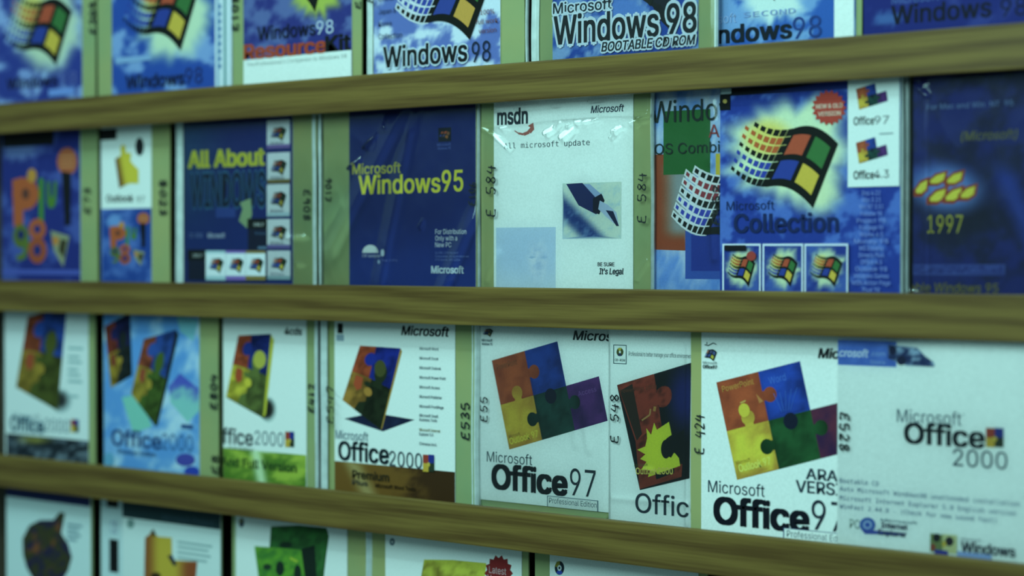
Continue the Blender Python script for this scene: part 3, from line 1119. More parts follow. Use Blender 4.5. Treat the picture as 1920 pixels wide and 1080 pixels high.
# --- white developer update sheet
YM = -0.003
p = packet(1, 899, 1224, 'white cover in glaring crinkled plastic with a blue pen picture, coded E 584', YM)
kraft(p, 1, 901, 1220, YM)
a = begin(1, 926, 1187, YM, W2)
a.rect(930, 427, 1042, 560, lambda x, y: mix(mix((138, 196, 212), W, smooth01((y - 480) / 90) * .5), mix((162, 214, 216), (130, 185, 205), smooth01(nz(x / 13, y / 16, 1, 5) * 1.5 - .3)),
       smooth01(1.3 - math.hypot((x - 1008) / 26, (y - 490) / 50) * 1.2) * .8), 5)
for ex in (997, 1020):
    a.fill([(ex - 7, 483), (ex, 480), (ex + 8, 482), (ex, 485)], (125, 182, 202))
a.text('msdn', 933, 234, 989, 29, (28, 44, 56), .05)
arc = [(965, 245), (972, 250), (982, 252), (992, 248), (998, 241)]
for (q0, q1), wd in zip(zip(arc[:-1], arc[1:]), (2, 4, 6, 8)):
    a.stroke([q0, q1], wd, (150, 90, 80))
a.fill([(990, 236), (1002, 244), (1000, 230)], (150, 90, 80))
a.text('Microsoft', 1108, 212, 1170, 13, (45, 68, 84), .03, .2)
a.text('All microsoft update', 945, 279, 1106, 10, (40, 62, 76), .0, 0, 1.25)


def penbg(x, y):
    d = (y - 375) * .8 - (x - 1055) * .55
    c = mix((150, 205, 190), (25, 60, 120), smooth01(1.25 - abs(d - 12 - (x - 1060) * .25) / 22))
    c = mix(c, (135, 195, 205), smooth01((d - 42) / 20))
    return mix(c, (110, 175, 195), smooth01(nz(x / 14, y / 14, 1, 8) * 2 - .9) * .6)


a.rect(1055, 344, 1165, 448, penbg, 5)
a.fill([(1062, 345), (1092, 343), (1135, 385), (1118, 402), (1085, 385)], (24, 42, 92))
a.fill([(1094, 345), (1106, 345), (1132, 368), (1124, 378)], (110, 160, 190))
a.fill([(1112, 372), (1128, 363), (1134, 376), (1124, 402), (1112, 398)], (18, 26, 48))
a.fill([(1125, 376), (1140, 384), (1156, 398), (1161, 424), (1150, 418), (1122, 392)], (125, 175, 195))
a.fill([(1136, 394), (1150, 396), (1161, 424), (1156, 424)], (22, 36, 70))
a.text('BE SURE', 1121, 499, 1152, 7, (34, 50, 60), .03)
a.text("It's Legal", 1124, 514, 1169, 11, (30, 46, 58), .04, .15)
a.build('printed_cover', p)
marker_code('E 584', 920, 408, 308, 17, YM - .0033, p, 3.6)
marker_code('E 584', 1203, 420, 322, 16, YM - .0033, p, 3.2)
film(p, 1, 897, 1222, YM, 5, .55, folds=[
    ([(905, 234), (990, 226), (1100, 216), (1222, 212)], .0007, .0010), ([(930, 206), (1000, 203), (1100, 190), (1160, 186)], .0006, .0010),
    ([(1195, 520), (1215, 490)], .0005, .0015), ([(915, 520), (935, 470)], .0005, .003)],
    facets=[((895, 232), (926, 248), 0.0011, 1), ((926, 248), (960, 277), 0.0015, 1), ((1030, 249), (1047, 237), 0.0019, 1), ((1047, 237), (1056, 228), 0.0011, 1),
            ((1062, 256), (1076, 240), 0.0024, 1), ((1070, 236), (1076, 229), 0.0014, 1), ((1084, 229), (1096, 227), 0.0012, 1), ((1100, 229), (1112, 225), 0.0012, 1), ((1118, 226), (1128, 221), 0.0009, 1),
            ((1150, 258), (1158, 248), 0.0008, 1), ((1156, 246), (1168, 238), 0.0015, 1), ((1186, 231), (1196, 226), 0.0008, 1), ((1200, 222), (1222, 213), 0.0007, 1),
            ((930, 206), (938, 203), 0.0007, 1), ((972, 205), (988, 203), 0.0005, 1), ((1040, 199), (1052, 197), 0.0005, 1), ((1110, 190), (1135, 187), 0.0005, 1), ((944, 240), (955, 238), 0.0009, 1),
            ((1130, 216), (1165, 214), 0.0004, 1)], gap=.0024, n=250)
edge_strip(p, 1, 1220, 1224, YM + .001)

# --- Windo... OS Combination, partly hidden
p = packet(1, 1226, 1425, 'cover with green and orange frames and tiny squares, half hidden behind the starburst cover', 0.002)
kraft(p, 1, 1226, 1425, 0.002)


def combo(x, y):
    c = mix((85, 150, 205), (150, 205, 215), smooth01(nz(x / 30, y / 40, 1, 2) * 1.6 - .3))
    return mix(c, (60, 125, 190), smooth01((y - 470) / 90) * .5)


a = begin(1, 1226, 1424, 0.002, combo, 30)
a.fill([(1226, 290), (1330, 287), (1330, 303), (1285, 304), (1285, 470), (1226, 468)], lambda x, y: mix((150, 72, 35), (110, 150, 150), smooth01((x - 1232) / 40) * smooth01((y - 300) / 15) * smooth01((455 - y) / 30)), 5)
a.rect(1244, 209, 1332, 328, (32, 105, 50), 8)
a.rect(1342, 288, 1354, 336, (170, 175, 45))
a.rect(1285, 428, 1424, 523, (45, 90, 165)); a.rect(1296, 440, 1424, 508, (32, 62, 145))
flag(a, 1262, 292, 1452, 485, 7, outline=(165, 215, 215), body=True, trail_red=(140, 55, 65), trail_blue=(45, 70, 165))
a.text('Windows', 1222, 231, 1404, 40, (24, 48, 44), .005)
a.text('OS Combination', 1229, 290, 1430, 20, (24, 52, 44), .005)
a.text('A', 1330, 258, 1350, 24, (150, 60, 55), 0)
a.build('printed_cover', p)
film(p, 1, 1226, 1425, 0.002, 8, .6, folds=[([(1335, 300), (1342, 230), (1338, 190)], .0012, .003), ([(1340, 480), (1336, 400)], .0012, .003), ([(1226, 360), (1228, 540)], .0008, .001)])
marker_code('E452', 1343, 424, 345, 14, -0.0008, p, 4)
edge_strip(p, 1, 1224, 1227, 0.001)

# --- the big collection
YC = -0.006
p = packet(1, 1350, 1692, 'large blue cover with a glowing four-pane flag, a red starburst and a white side panel', YC)
kraft(p, 1, 1352, 1688, YC)
a = begin(1, 1350, 1688, YC, lambda x, y: mix(glow_sky(1482, 285, 122, 100, (28, 60, 138), (70, 125, 190), (150, 208, 172), 11, .7, .28)(x, y),
                                          (150, 205, 165), smooth01(1.2 - math.hypot((x - 1535) / 52, (y - 365) / 58) * 1.15)), 110)
a.rect(1350, 150, 1688, 181, lambda x, y: (20, 28, 34) if x < 1525 else (28, 55, 125), 20)
flag(a, 1370, 205, 1572, 393, outline=None, trail_red=(170, 85, 35), trail_blue=(38, 66, 150))
a.rect(1352, 167, 1372, 177, (120, 170, 170)); a.rect(1350, 179, 1370, 207, (16, 24, 26)); a.ellipse(1360, 190, 4, 4, (140, 140, 70), 10)
a.burst(1555, 202, 33, 34, (165, 60, 45), 18)
a.text('NEW & OLD', 1531, 204, 1580, 8, (190, 170, 150), .05)
a.text('VERSION', 1535, 218, 1577, 8, (190, 165, 145), .05)
a.text('Microsoft', 1363, 394, 1452, 16, (26, 50, 92), 0)
a.text('Collection', 1378, 436, 1572, 34, (22, 44, 86), .035)
a.rect(1591, 150, 1688, 351, (160, 215, 210))
for (yy, num) in ((157, '97'), (258, '4.3')):
    puzzle_wide(a, (1606, yy + 10), (1642, yy - 1), (1612, yy + 49))
    a.text('Office', 1602, yy + 78, 1640, 15, (30, 46, 50), .03)
    a.text(num, 1641, yy + 76, 1668, 15, (50, 70, 80), -.01)
a.rect(1650, 250, 1676, 252, (80, 120, 130))
for k, (xa, xb) in enumerate(((1356, 1428), (1432, 1508), (1511, 1593))):
    ya = 457
    a.rect(xa, ya, xb, 560, (150, 200, 210))
    cx = (xa + xb) / 2
    a.rect(xa + 3, ya + 4, xb - 3, 560, glow_sky(cx + 1, 502, 31, 38, (30, 58, 130), (60, 110, 170), (140, 195, 160), 12 + k, .6, .4), 6)
    flag(a, xa + 8, 468, xb - 10, 538, 6)
a.rect(1362, 460, 1402, 470, (20, 28, 32)); a.ellipse(1412, 480, 9, 9, (150, 60, 50), 14)
lst = ['Dos 6.22', 'Win 3.11', 'Win NT 3.51', 'Publisher 98', 'Project 98', 'Frontpage 98', 'Works 4.5', 'Money 98', 'MS Encarta', 'Streets Plus', 'Office 4.3', 'Outlook 98', 'Windows Games', 'MSN Action Page', 'Plus! 98']
for i, s in enumerate(lst):
    hw = (17, 18, 23, 20, 27, 22, 22, 32, 22, 24, 20, 30, 33, 36, 16)[i] * 1.0
    a.text(s, 1637 - hw, 366 + 12.9 * i, 1637 + hw, 8, (95, 140, 190), .01)
a.build('printed_cover', p)
edge_strip(p, 1, 1688, 1692, YC + .001)

# --- 1997, right
p = packet(1, 1697, 1985, 'dark navy cover with glowing flame-coloured squares and a yellow year below them', -0.002)
kraft(p, 1, 1712, 1985, -0.002)


def navy97(x, y):
    c = mix((24, 40, 108), (20, 30, 70), smooth01(nz(x / 60, y / 60, 1, 6) * 2 - .8))
    c = mix(c, (18, 26, 48), smooth01(1.2 - math.hypot((x - 1800) / 95, (y - 380) / 95)) * .9)
    c = mix(c, (34, 66, 150), smooth01(1 - abs((x - 1840) - (y - 320) * .45 - 40) / 40) * smooth01((y - 280) / 60) * .8)
    g = smooth01(1.45 - math.hypot((x - 1772) / 68, (y - 352 + (x - 1772) * -.1) / 44))
    return mix(c, (75, 130, 190), g)


a = begin(1, 1712, 1980, -0.002, navy97, 60)
for (cx, cy, rx, ry) in ((1758, 334, 20, 15), (1790, 333, 20, 16), (1728, 350, 15, 19), (1758, 366, 21, 18), (1788, 364, 21, 18), (1815, 360, 19, 17)):
    sk = .0
    a.fill([(cx - rx, cy + ry * .3), (cx - rx * .2, cy - ry * .6), (cx + rx, cy - ry), (cx + rx * .8, cy + ry * .4), (cx, cy + ry), (cx - rx, cy + ry)], (145, 62, 28))
    a.fill([(cx - rx * .7, cy + ry * .3), (cx - rx * .1, cy - ry * .35), (cx + rx * .72, cy - ry * .65), (cx + rx * .55, cy + ry * .25), (cx, cy + ry * .65), (cx - rx * .65, cy + ry * .65)], (210, 200, 60))
a.text('1997', 1739, 437, 1805, 33, (140, 160, 50), -.01)
a.text('(Microsoft)', 1802, 264, 1908, 17, (85, 100, 60), .02, .2)
a.text('For Mac and Win  NT  95', 1738, 206, 1900, 10, (70, 110, 150), .02)
a.rect(1712, 495, 1885, 516, lambda x, y: mix((24, 40, 105), (60, 95, 160), nz(x / 8, y / 8, 1, 4)), 5)
a.text('able Windows 95', 1706, 547, 1872, 17, (95, 105, 50), .02, .1)
a.build('printed_cover', p)
film(p, 1, 1700, 1985, -0.002, 9, .8, facets=[((1712, 157), (1726, 166), .0009, .9), ((1727, 167), (1741, 177), .0011, .9)], n=160, folds=[([(1735, 160), (1738, 540)], .0010, .0018), ([(1700, 545), (1720, 548)], .001, .001)])
edge_strip(p, 1, 1697, 1703, -0.001)
# ================================================================== THIRD ROW
def grey_lines(a, x0, x1, ys, c=(120, 170, 170), h=3):
    for i, y in enumerate(ys):
        a.rect(x0, y, x1 - (i * 7) % 11, y + h, c)


p = packet(2, 5, 186, 'blurred white cover with jigsaw slab above a dark strip, leftmost in third row', 0.0)
kraft(p, 2, 60, 176, 0.0)
a = begin(2, 8, 165, 0.0, (160, 215, 212))
a.rect(12, 812, 172, 880, lambda x, y: mix(mix((25, 42, 50), (90, 130, 140), smooth01(nz(x / 22, y / 14, 1, 3) * 2 - .7)), (110, 125, 50), smooth01(1 - math.hypot((x - 66) / 46, (y - 824) / 12))), 6)
a.ellipse(115, 752, 20, 22, lambda x, y: mix((35, 50, 50), (130, 185, 185), smooth01(math.hypot((x - 112) / 20, (y - 750) / 22) * 1.6 - .6)), 24, 5)
puzzle_slab(a, (52, 594), (126, 572), (108, 770), (30, 726), dict(o=(150, 72, 38), b=(32, 75, 150), y=(135, 125, 40), g=(60, 85, 35)))
grey_lines(a, 128, 156, (650, 666, 676, 690, 700, 712, 740), (115, 175, 175), 5)
a.text('Microsoft', 24, 785, 75, 12, (110, 160, 165))
a.text('Office', 20, 806, 82, 26, (45, 75, 85), .02, halo=((110, 170, 180), .05)); a.text('2000', 84, 808, 130, 24, (80, 130, 140), -.01)
mini_puzzle(a, 133, 786, 148, 810)
a.build('printed_cover', p)

# --- light blue, three tiles
YC2 = -0.003
p = packet(2, 190, 412, 'light blue cover with overlapping jigsaw slabs, second from left in third row', YC2)
kraft(p, 2, 192, 407, YC2)
a = begin(2, 194, 373, YC2, lambda x, y: mix((70, 145, 200), (135, 200, 215), smooth01(nz(x / 50, y / 50, 1, 7) * 2 - .7)), 40)
a.fill([(337, 700), (372, 728), (374, 770), (352, 792), (320, 755), (316, 725)], lambda x, y: mix((60, 90, 175), (100, 185, 180), smooth01((y - 720) / 35 + nz(x / 20, y / 20, 1, 1) - .5)), 6)
a.fill([(330, 590), (372, 600), (362, 640), (338, 622)], (90, 175, 185))
a.fill([(228, 745), (262, 738), (285, 800), (250, 812)], (95, 185, 170))
puzzle_slab(a, (196, 612), (244, 586), (248, 704), (208, 727), dict(o=(120, 50, 35), b=(28, 38, 85), y=(140, 130, 35), g=(26, 42, 42)))
puzzle_slab(a, (270, 636), (330, 618), (292, 800), (246, 738), dict(o=(140, 70, 42), b=(35, 80, 150), y=(140, 135, 42), g=(55, 95, 38)), spine=((26, 40, 34), 5))
a.text('Office', 210, 834, 302, 29, (24, 62, 112), .03); a.text('2000', 304, 842, 362, 30, (45, 100, 145), 0)
a.text('Premium Edition', 222, 850, 292, 9, (30, 70, 110), .02); a.rect(340, 795, 362, 803, (40, 85, 130))
a.ellipse(348, 862, 18, 12, (55, 75, 155), 16, None); a.ellipse(360, 884, 14, 10, (35, 70, 165), 14)
a.ellipse(205, 862, 10, 14, (75, 155, 185), 14)
a.build('printed_cover', p)
marker_code('E804', 400, 768, 700, 12, YC2 - .0002, p, 5)
marker_code('E8', 403, 890, 850, 12, YC2 - .0002, p, 4)

# --- 4cds
p = packet(2, 416, 597, 'white cover with a yellow-edged jigsaw slab and green strip, marked 4cds at top', 0.001)
kraft(p, 2, 416, 589, 0.001)
a = begin(2, 418, 574, 0.001, W)
a.rect(385, 836, 574, 925, lambda x, y: mix(mix((65, 120, 40), (120, 175, 60), smooth01(nz(x / 40, y / 20, 1, 3) * 2 - .6)), (150, 215, 175), smooth01(1 - abs((x - 482) - (y - 860) * .2) / 16)), 6)
a.ellipse(503, 768, 16, 24, lambda x, y: mix((28, 38, 36), (140, 195, 190), smooth01(math.hypot((x - 501) / 16, (y - 767) / 23) * 2.2 - 1.2)), 24, 4)
a.fill([(424, 745), (495, 785), (505, 775), (440, 740)], (24, 36, 30))
puzzle_slab(a, (447, 629), (508, 626), (493, 783), (424, 744), dict(o=(160, 72, 35), b=(25, 50, 120), y=(165, 180, 45), g=(75, 110, 55)), spine=((150, 175, 45), 6))
a.ellipse(487, 674, 12, 17, (140, 165, 65), 18)
a.text('4cds', 534, 627, 566, 13, (28, 42, 44), .05, .1)
a.text('Office', 398, 829, 474, 28, (32, 56, 66), .03); a.text('2000', 478, 833, 532, 26, (70, 110, 120), -.008)
mini_puzzle(a, 535, 809, 552, 838)
a.text('Full Edition', 430, 842, 476, 6, (50, 90, 50), .01)
a.text('And Full Version', 416, 872, 556, 16, (40, 82, 38), .04)
a.build('printed_cover', p)
marker_code('E412', 584, 774, 718, 12, 0.0006, p, 4)
edge_strip(p, 2, 590, 595, 0.0)

# --- white with slab on a navy shadow
p = packet(2, 599, 893, 'white cover with jigsaw slab on a navy shadow above a brown strip, coded E 535', 0.0)
kraft(p, 2, 606, 888, 0.0)
a = begin(2, 627, 853, 0.0, W)
X0_, Zg = a.at(627, 864)
a.rect(627, 864, 853, 960, lambda x, y: mix(mix((105, 82, 30), (62, 45, 22), smooth01((x - 740) / 60 + nz(x / 30, y / 20, 1, 2) - .5)), (140, 150, 100), smooth01(1 - abs((x - 672) - (y - 890) * .5) / 26) * .8), 6)
a.fill([(645, 785), (700, 774), (778, 787), (718, 809)], lambda x, y: mix((20, 34, 60), (60, 100, 130), smooth01(nz(x / 20, y / 20, 1, 2) - .2) * .4), 6)
P_ = puzzle_slab(a, (675, 648), (751, 653), (714, 806), (642, 750), dict(o=(160, 72, 34), b=(24, 48, 135), y=(150, 120, 45), g=(30, 50, 32)), spine=((150, 130, 50), 3))
a.ellipse(713, 691, 11, 16, (58, 78, 42), 18)
a.rect(633, 606, 643, 625, (16, 24, 24)); a.rect(631, 627, 645, 639, (110, 160, 170))
a.text('Microsoft', 753, 628, 842, 17, (22, 34, 38), .04, .2)
ls = [('Microsoft Word', 787, 822, 656), ('Microsoft Excel', 787, 822, 674), ('Microsoft Outlook', 787, 827, 692), ('Microsoft Power Point', 787, 836, 710), ('Microsoft Access', 787, 825, 728),
      ('Microsoft Publisher', 787, 829, 746), ('Microsoft FrontPage', 787, 832, 764), ('Microsoft Small', 787, 822, 781), ('Business Tools', 787, 820, 789),
      ('Microsoft Internet', 787, 826, 808), ('Explorer 5.0', 787, 813, 816), ('Chinese incl.', 787, 820, 834)]
for s, x0, x1, y in ls:
    a.text(s, x0, y, x1, 5.5, (60, 95, 105) if 'Internet' not in s else (110, 125, 90), .015)
a.text('Microsoft', 630, 822, 691, 16, (65, 110, 125), -.005)
a.text('Office', 636, 861, 729, 34, (20, 40, 48), .035); a.text('2000', 731, 873, 792, 28, (45, 75, 85), -.01)
mini_puzzle(a, 794, 852, 815, 884)
a.text('Premium', 662, 896, 730, 15, (40, 45, 30), .03); a.text('Plus', 662, 908, 690, 9, (60, 70, 60), .03)
a.text('Microsoft Word Tools', 705, 913, 780, 7, (34, 28, 18), .02)
a.build('printed_cover', p)
marker_code('E535', 872, 826, 752, 15, -0.0002, p, 3.8)
marker_code('E547', 619, 795, 722, 13, -0.0048, p, 3)
edge_strip(p, 2, 600, 612, -0.002)
edge_strip(p, 2, 884, 889, 0.001)
edge_strip(p, 2, 889, 893, -0.001)

# --- Office 97 professional
Y5 = 0.002
p = packet(2, 895, 1186, 'white cover with tilted orange, blue, yellow, green and purple jigsaw, coded E 55', Y5)
kraft(p, 2, 897, 1184, Y5)
z0, z1 = slot(2)
a = Art(Y5)
a.sheet(900, 1184, at(900, 936, Y5)[1], z1 - .001, W2)
PG = puzzle_wide(a, (922, 676), (1045, 640), (955, 843))


def tilt_text(a, PG, s, u, v, u2, cap, col, bold=0.01):
    q0, q1 = PG(u, v), PG(u2, v)
    a.text(s, q0[0], q0[1], 0, cap, col, bold, dir=q1)


tilt_text(a, PG, 'PowerPoint', .1, .24, .72, 11, (110, 78, 52))
tilt_text(a, PG, 'Outlook 97', .06, 1.9, .92, 12, (185, 190, 60), .03)
tilt_text(a, PG, 'Microsoft', .06, 1.76, .4, 6, (120, 100, 40), .0)
tilt_text(a, PG, 'Access', 2.3, 1.3, 2.85, 9, (110, 80, 140))
a.text('Microsoft', 913, 865, 998, 19, (48, 82, 92), -.008)
a.text('Office', 924, 915, 1062, 44, (16, 28, 36), .06)
a.text('97', 1069, 928, 1117, 50, (30, 52, 62), -.012)
a.rect(1026, 929, 1122, 953, (70, 115, 125)); a.rect(1027.5, 930.5, 1120, 950.5, (160, 214, 208))
a.text('Professional Edition', 1030, 943, 1119, 10, (50, 85, 95), -.005)
a.text('Microsoft', 1075, 637, 1180, 17, (32, 48, 52), .03, .2)
flag(a, 902, 613, 925, 632, 3, pal=((110, 90, 80), (60, 90, 70), (40, 70, 110), (110, 120, 80)))
a.text('Designed for', 903, 612, 923, 4, (90, 130, 135)); a.text('Microsoft', 904, 640, 924, 5, (60, 100, 110), .02); a.text('Windows 95', 904, 647, 924, 5, (60, 100, 110), .02)
a.build('printed_cover', p)
marker_code('E55', 907, 792, 742, 13, Y5 - .0023, p, 3)
film(p, 2, 896, 1143, Y5, 12, .35, folds=[([(899, 620), (899, 960)], .0009, .0012), ([(905, 945), (1000, 958), (1140, 966)], .0009, .0012), ([(1085, 720), (1105, 840)], .0005, .003), ([(1072, 720), (1080, 830)], .0004, .003)])
edge_strip(p, 2, 894, 899, Y5 - .0012)

# --- dark puzzle, E 548
Y6 = -0.0022
p = packet(2, 1141, 1312, 'white cover with a dark jigsaw and splashed lime piece, coded E 548', Y6)
kraft(p, 2, 1143, 1312, Y6)
a = begin(2, 1141.5, 1311, Y6, W2)
a.frame(1150, 646, 1175, 682, 1.6, (60, 100, 105))
a.ellipse(1162.5, 660, 6.5, 8, (60, 85, 40)); a.fill([(1162, 660), (1158, 653), (1166, 652)], (150, 170, 60)); a.fill([(1162, 661), (1158, 667), (1167, 667)], (30, 50, 90)); a.ellipse(1162.5, 660, 2, 2.5, W, 10)
a.text('CD-ROM', 1153, 677, 1172, 4.5, (50, 85, 90), .02)
a.text('Professional to better manage your office environment', 1179, 667, 1297, 8, (45, 75, 85), .01)
Q = [(1157, 722), (1296, 680), (1293, 897), (1200, 919)]


def PQ(u, v):
    return tuple(Q[0][i] * (1 - u) * (1 - v) + Q[1][i] * u * (1 - v) + Q[2][i] * u * v + Q[3][i] * (1 - u) * v for i in (0, 1))


a.fill(Q, lambda x, y: mix((16, 26, 30), (26, 40, 100), smooth01(1.2 - math.hypot((x - 1285) / 40, (y - 745) / 75))), 7)
RED = (135, 55, 38)
rough = lambda c, k: (lambda x, y: mix(c, tuple(v * .55 for v in c), smooth01(nz(x / 14, y / 14, 1, k) * 2 - .9)))
kn = [(.60 + .125 * math.cos(-2.5 + k * 5.0 / 12), .225 + .095 * math.sin(-2.5 + k * 5.0 / 12)) for k in range(13)]
a.fill([PQ(.0, .0), PQ(.50, .0), PQ(.515, .17)] + [PQ(*q) for q in kn] + [PQ(.525, .29), PQ(.54, .5), PQ(.1, .56)], rough(RED, 4), 6)
a.fill([PQ(.02, .06), PQ(.2, .03), PQ(.22, .5), PQ(.12, .55)], (48, 42, 34))
a.fill([PQ(.1, .55), PQ(.3, .5), PQ(.35, .94), PQ(.7, .92), PQ(.72, .84), PQ(.86, .86), PQ(.84, .97), PQ(.0, .99)], rough((120, 50, 34), 5), 6)
LIME = (150, 195, 40)
a.fill([PQ(.10, .63), PQ(.24, .62), PQ(.29, .55), PQ(.30, .46), PQ(.36, .53), PQ(.43, .43), PQ(.46, .50), PQ(.66, .46), PQ(.69, .58), PQ(.6, .6), PQ(.54, .64), PQ(.55, .74), PQ(.66, .78), PQ(.72, .74), PQ(.8, .8),
        PQ(.82, .87), PQ(.2, .9), PQ(.26, .84), PQ(.1, .82), PQ(.22, .76), PQ(.12, .72), PQ(.22, .69)], LIME)
a.fill([PQ(.60, .64), PQ(.9, .56), PQ(.92, .8), PQ(.72, .745), PQ(.6, .74)], (16, 26, 30)); a.ellipse(1249, 842, 9.5, 18, (16, 26, 30), 18)
a.stroke([PQ(.25, .38), PQ(.38, .35), PQ(.4, .3)], 3, (150, 125, 70)); a.stroke([PQ(.45, .33), PQ(.47, .29)], 5, (150, 120, 60))
a.text('Outlook2000', 1193, 889, 0, 12, (180, 185, 90), .03, dir=(1262, 889))
a.text('PowerPoint 2000', 1164, 737, 0, 7, (95, 60, 40), .01, dir=(1232, 728))
a.text('Microsoft', 1190, 875, 0, 5, (70, 80, 30), .01, dir=(1215, 874))
a.text('Office', 1192, 960, 1318, 36, (30, 54, 66), .012)
a.build('printed_cover', p)
marker_code('E 548', 1152, 832, 736, 15, Y6 - .0023, p, 3.4)
film(p, 2, 1141.5, 1311, Y6, 14, .4, folds=[([(1143, 640), (1143, 975)], .0006, .001), ([(1290, 640), (1288, 980)], .0007, .0012), ([(1200, 876), (1225, 879)], .0006, .0012), ([(1150, 930), (1290, 940)], .0004, .002)])

# --- ARA VERS
Y7 = -0.006
p = packet(2, 1294, 1592, 'white cover with tilted jigsaw and capital letters ARA and VERS beside a boxed caption', Y7)
kraft(p, 2, 1294.5, 1590, Y7)
a = begin(2, 1315.5, 1590, Y7, W)
PG = puzzle_wide(a, (1343, 717), (1500, 677), (1382, 900), pal=dict(o=(165, 80, 40), b=(30, 75, 165), y=(175, 190, 50), g=(30, 88, 50), p=(95, 45, 65)))
tilt_text(a, PG, 'PowerPoint', .1, .22, .85, 11, (190, 140, 60), .01)
tilt_text(a, PG, 'Word', 1.2, .3, 1.6, 13, (55, 110, 185), .01)
tilt_text(a, PG, 'Outlook 97', .1, 1.86, .85, 14, (195, 205, 90), .03)
tilt_text(a, PG, 'Microsoft', .06, 1.7, .4, 7, (130, 120, 40), .0)
a.stroke([PG(.45, .52), PG(.58, .5)], 2.5, (185, 165, 80)); a.fill([PG(.85, .42), PG(.98, .6), PG(.88, .62)], (195, 120, 60))
a.fill([PG(.5 + .13 * math.cos(t / 9 * math.pi), .68 + .14 * math.sin(t / 9 * math.pi)) for t in range(18)], (190, 180, 50))
for k in range(5):
    a.stroke([PG(1.35 + .05 * k, .9), PG(1.25 + .14 * k, .5)], 0.9, (50, 105, 180))
a.text('ARABIC', 1512, 898, 1624, 20, (38, 66, 78), .03); a.text('VERSION', 1493, 922, 1622, 22, (38, 66, 78), .03)
a.text('Microsoft', 1328, 922, 1434, 22, (36, 66, 80), -.005)
a.text('Office', 1341, 980, 1515, 48, (16, 26, 36), .06)
a.text('97', 1522, 992, 1586, 55, (28, 48, 62), -.012)
a.rect(1469, 989, 1600, 1015, (34, 66, 110)); a.rect(1471, 990.5, 1600, 1010, (165, 218, 212))
a.text('Professional Edition', 1476, 1006, 1597, 12, (45, 75, 90), 0)
a.text('Microsoft', 1535, 671, 1640, 18, (30, 40, 44), .045, .2)
a.stroke([(1322, 646), (1328, 648), (1334, 645), (1338, 643), (1344, 646)], 1.6, (50, 80, 80)); a.stroke([(1326, 641), (1326, 646)], 1.2, (50, 80, 80))
flag(a, 1316, 650, 1345, 677, 3, pal=((60, 80, 110), (60, 90, 130), (50, 80, 130), (150, 165, 60)))
a.text('Microsoft', 1319, 682, 1345, 5, (60, 90, 90), .0); a.text('Office97', 1319, 690, 1345, 6, (40, 60, 60), .05)
a.build('printed_cover', p)
marker_code('E 424', 1311, 852, 776, 18, Y7 - .0004, p, 3.2)

# --- Office 2000, right
Y8 = -0.0095
p = packet(2, 1570, 1945, 'white sheet with blue header strip and small logos along its foot, coded E 528', Y8)
kraft(p, 2, 1574, 1945, Y8)
a = begin(2, 1571, 1942, Y8, W2)
a.rect(1571, 637, 1681, 684, lambda x, y: mix((50, 100, 175), (70, 125, 195), nz(x / 20, y / 20, 1, 1)), 8)
a.fill([(1665, 646), (1720, 652), (1735, 668), (1752, 680), (1752, 688), (1700, 686), (1665, 672)], lambda x, y: mix((26, 50, 95), (120, 180, 200), smooth01(nz(x / 12, y / 10, 1, 6) * 2.2 - .8)), 5)
a.ellipse(1674, 657, 7, 9, (20, 34, 70), 14); a.ellipse(1690, 676, 9, 9, (20, 34, 70), 14)
a.text('crosoft', 1574, 668, 1628, 14, (150, 205, 215), .04, .2); a.text('.com', 1632, 667, 1660, 9, (100, 160, 200), .02); a.text('Store', 1632, 682, 1660, 7, (100, 160, 200), .02)
a.text('Microsoft', 1682, 791, 1803, 24, (55, 95, 110), -.01); a.text('.', 1806, 778, 1808, 10, (55, 95, 110), .03)
a.text('Office', 1697, 830, 1845, 37, (22, 38, 46), .045)
mini_puzzle(a, 1849, 802, 1882, 838)
a.text('2000', 1787, 873, 1889, 32, (48, 82, 96), -.008)
for s, x1, y in (('Bootable CD', 1648, 905), ('Auto Microsoft Windows98 unattended installation', 1912, 920), ('Microsoft Internet Explorer 5.0 English version', 1905, 937), ('WinFast 2.44.8 - (Check for new sound fast)', 1868, 953)):
    a.text(s, 1575, y, x1, 8, (60, 108, 140), .005, 0, 1.15)
a.text('PC', 1594, 990, 1612, 17, (90, 140, 130), .0)
a.ellipse(1627, 984, 15, 14, (55, 105, 170), 20); a.ellipse(1627, 984, 8, 8, (120, 180, 205), 16); a.ellipse(1627, 984, 5, 5, (50, 95, 170), 12)
a.fill([(1615, 992), (1700, 1000), (1690, 1003), (1622, 1001)], (50, 85, 160))
a.text('Microsoft', 1652, 977, 1720, 5, (80, 130, 140), .02)
a.text('Internet', 1653, 989, 1702, 10, (38, 60, 90), .04); a.text('Explorer', 1648, 1002, 1700, 10, (38, 60, 90), .05)
a.rect(1745, 1000, 1768, 1034, (90, 130, 80)); a.rect(1768, 1001, 1795, 1036, (150, 190, 140)); a.ellipse(1757, 1008, 7, 8, (26, 36, 44), 14); a.ellipse(1781, 1015, 8, 9, (40, 40, 52), 14)
a.ellipse(1750, 1026, 5, 7, (140, 70, 50), 12); a.rect(1753, 1030, 1778, 1041, (40, 60, 150)); a.ellipse(1771, 1020, 4, 6, (165, 170, 60), 12)
a.rect(1795, 1033, 1860, 1047, (110, 165, 205))
a.text('Microsoft', 1803, 1012, 1840, 4, (80, 120, 130)); a.text('Windows', 1803, 1034, 1904, 19, (30, 52, 70), .035)
a.build('printed_cover', p)
marker_code('E528', 1583, 772, 848, 17, Y8 - .0016, p, 4.4, up=False)
film(p, 2, 1570.5, 1940, Y8, 17, .35, gap=.0012, n=60)

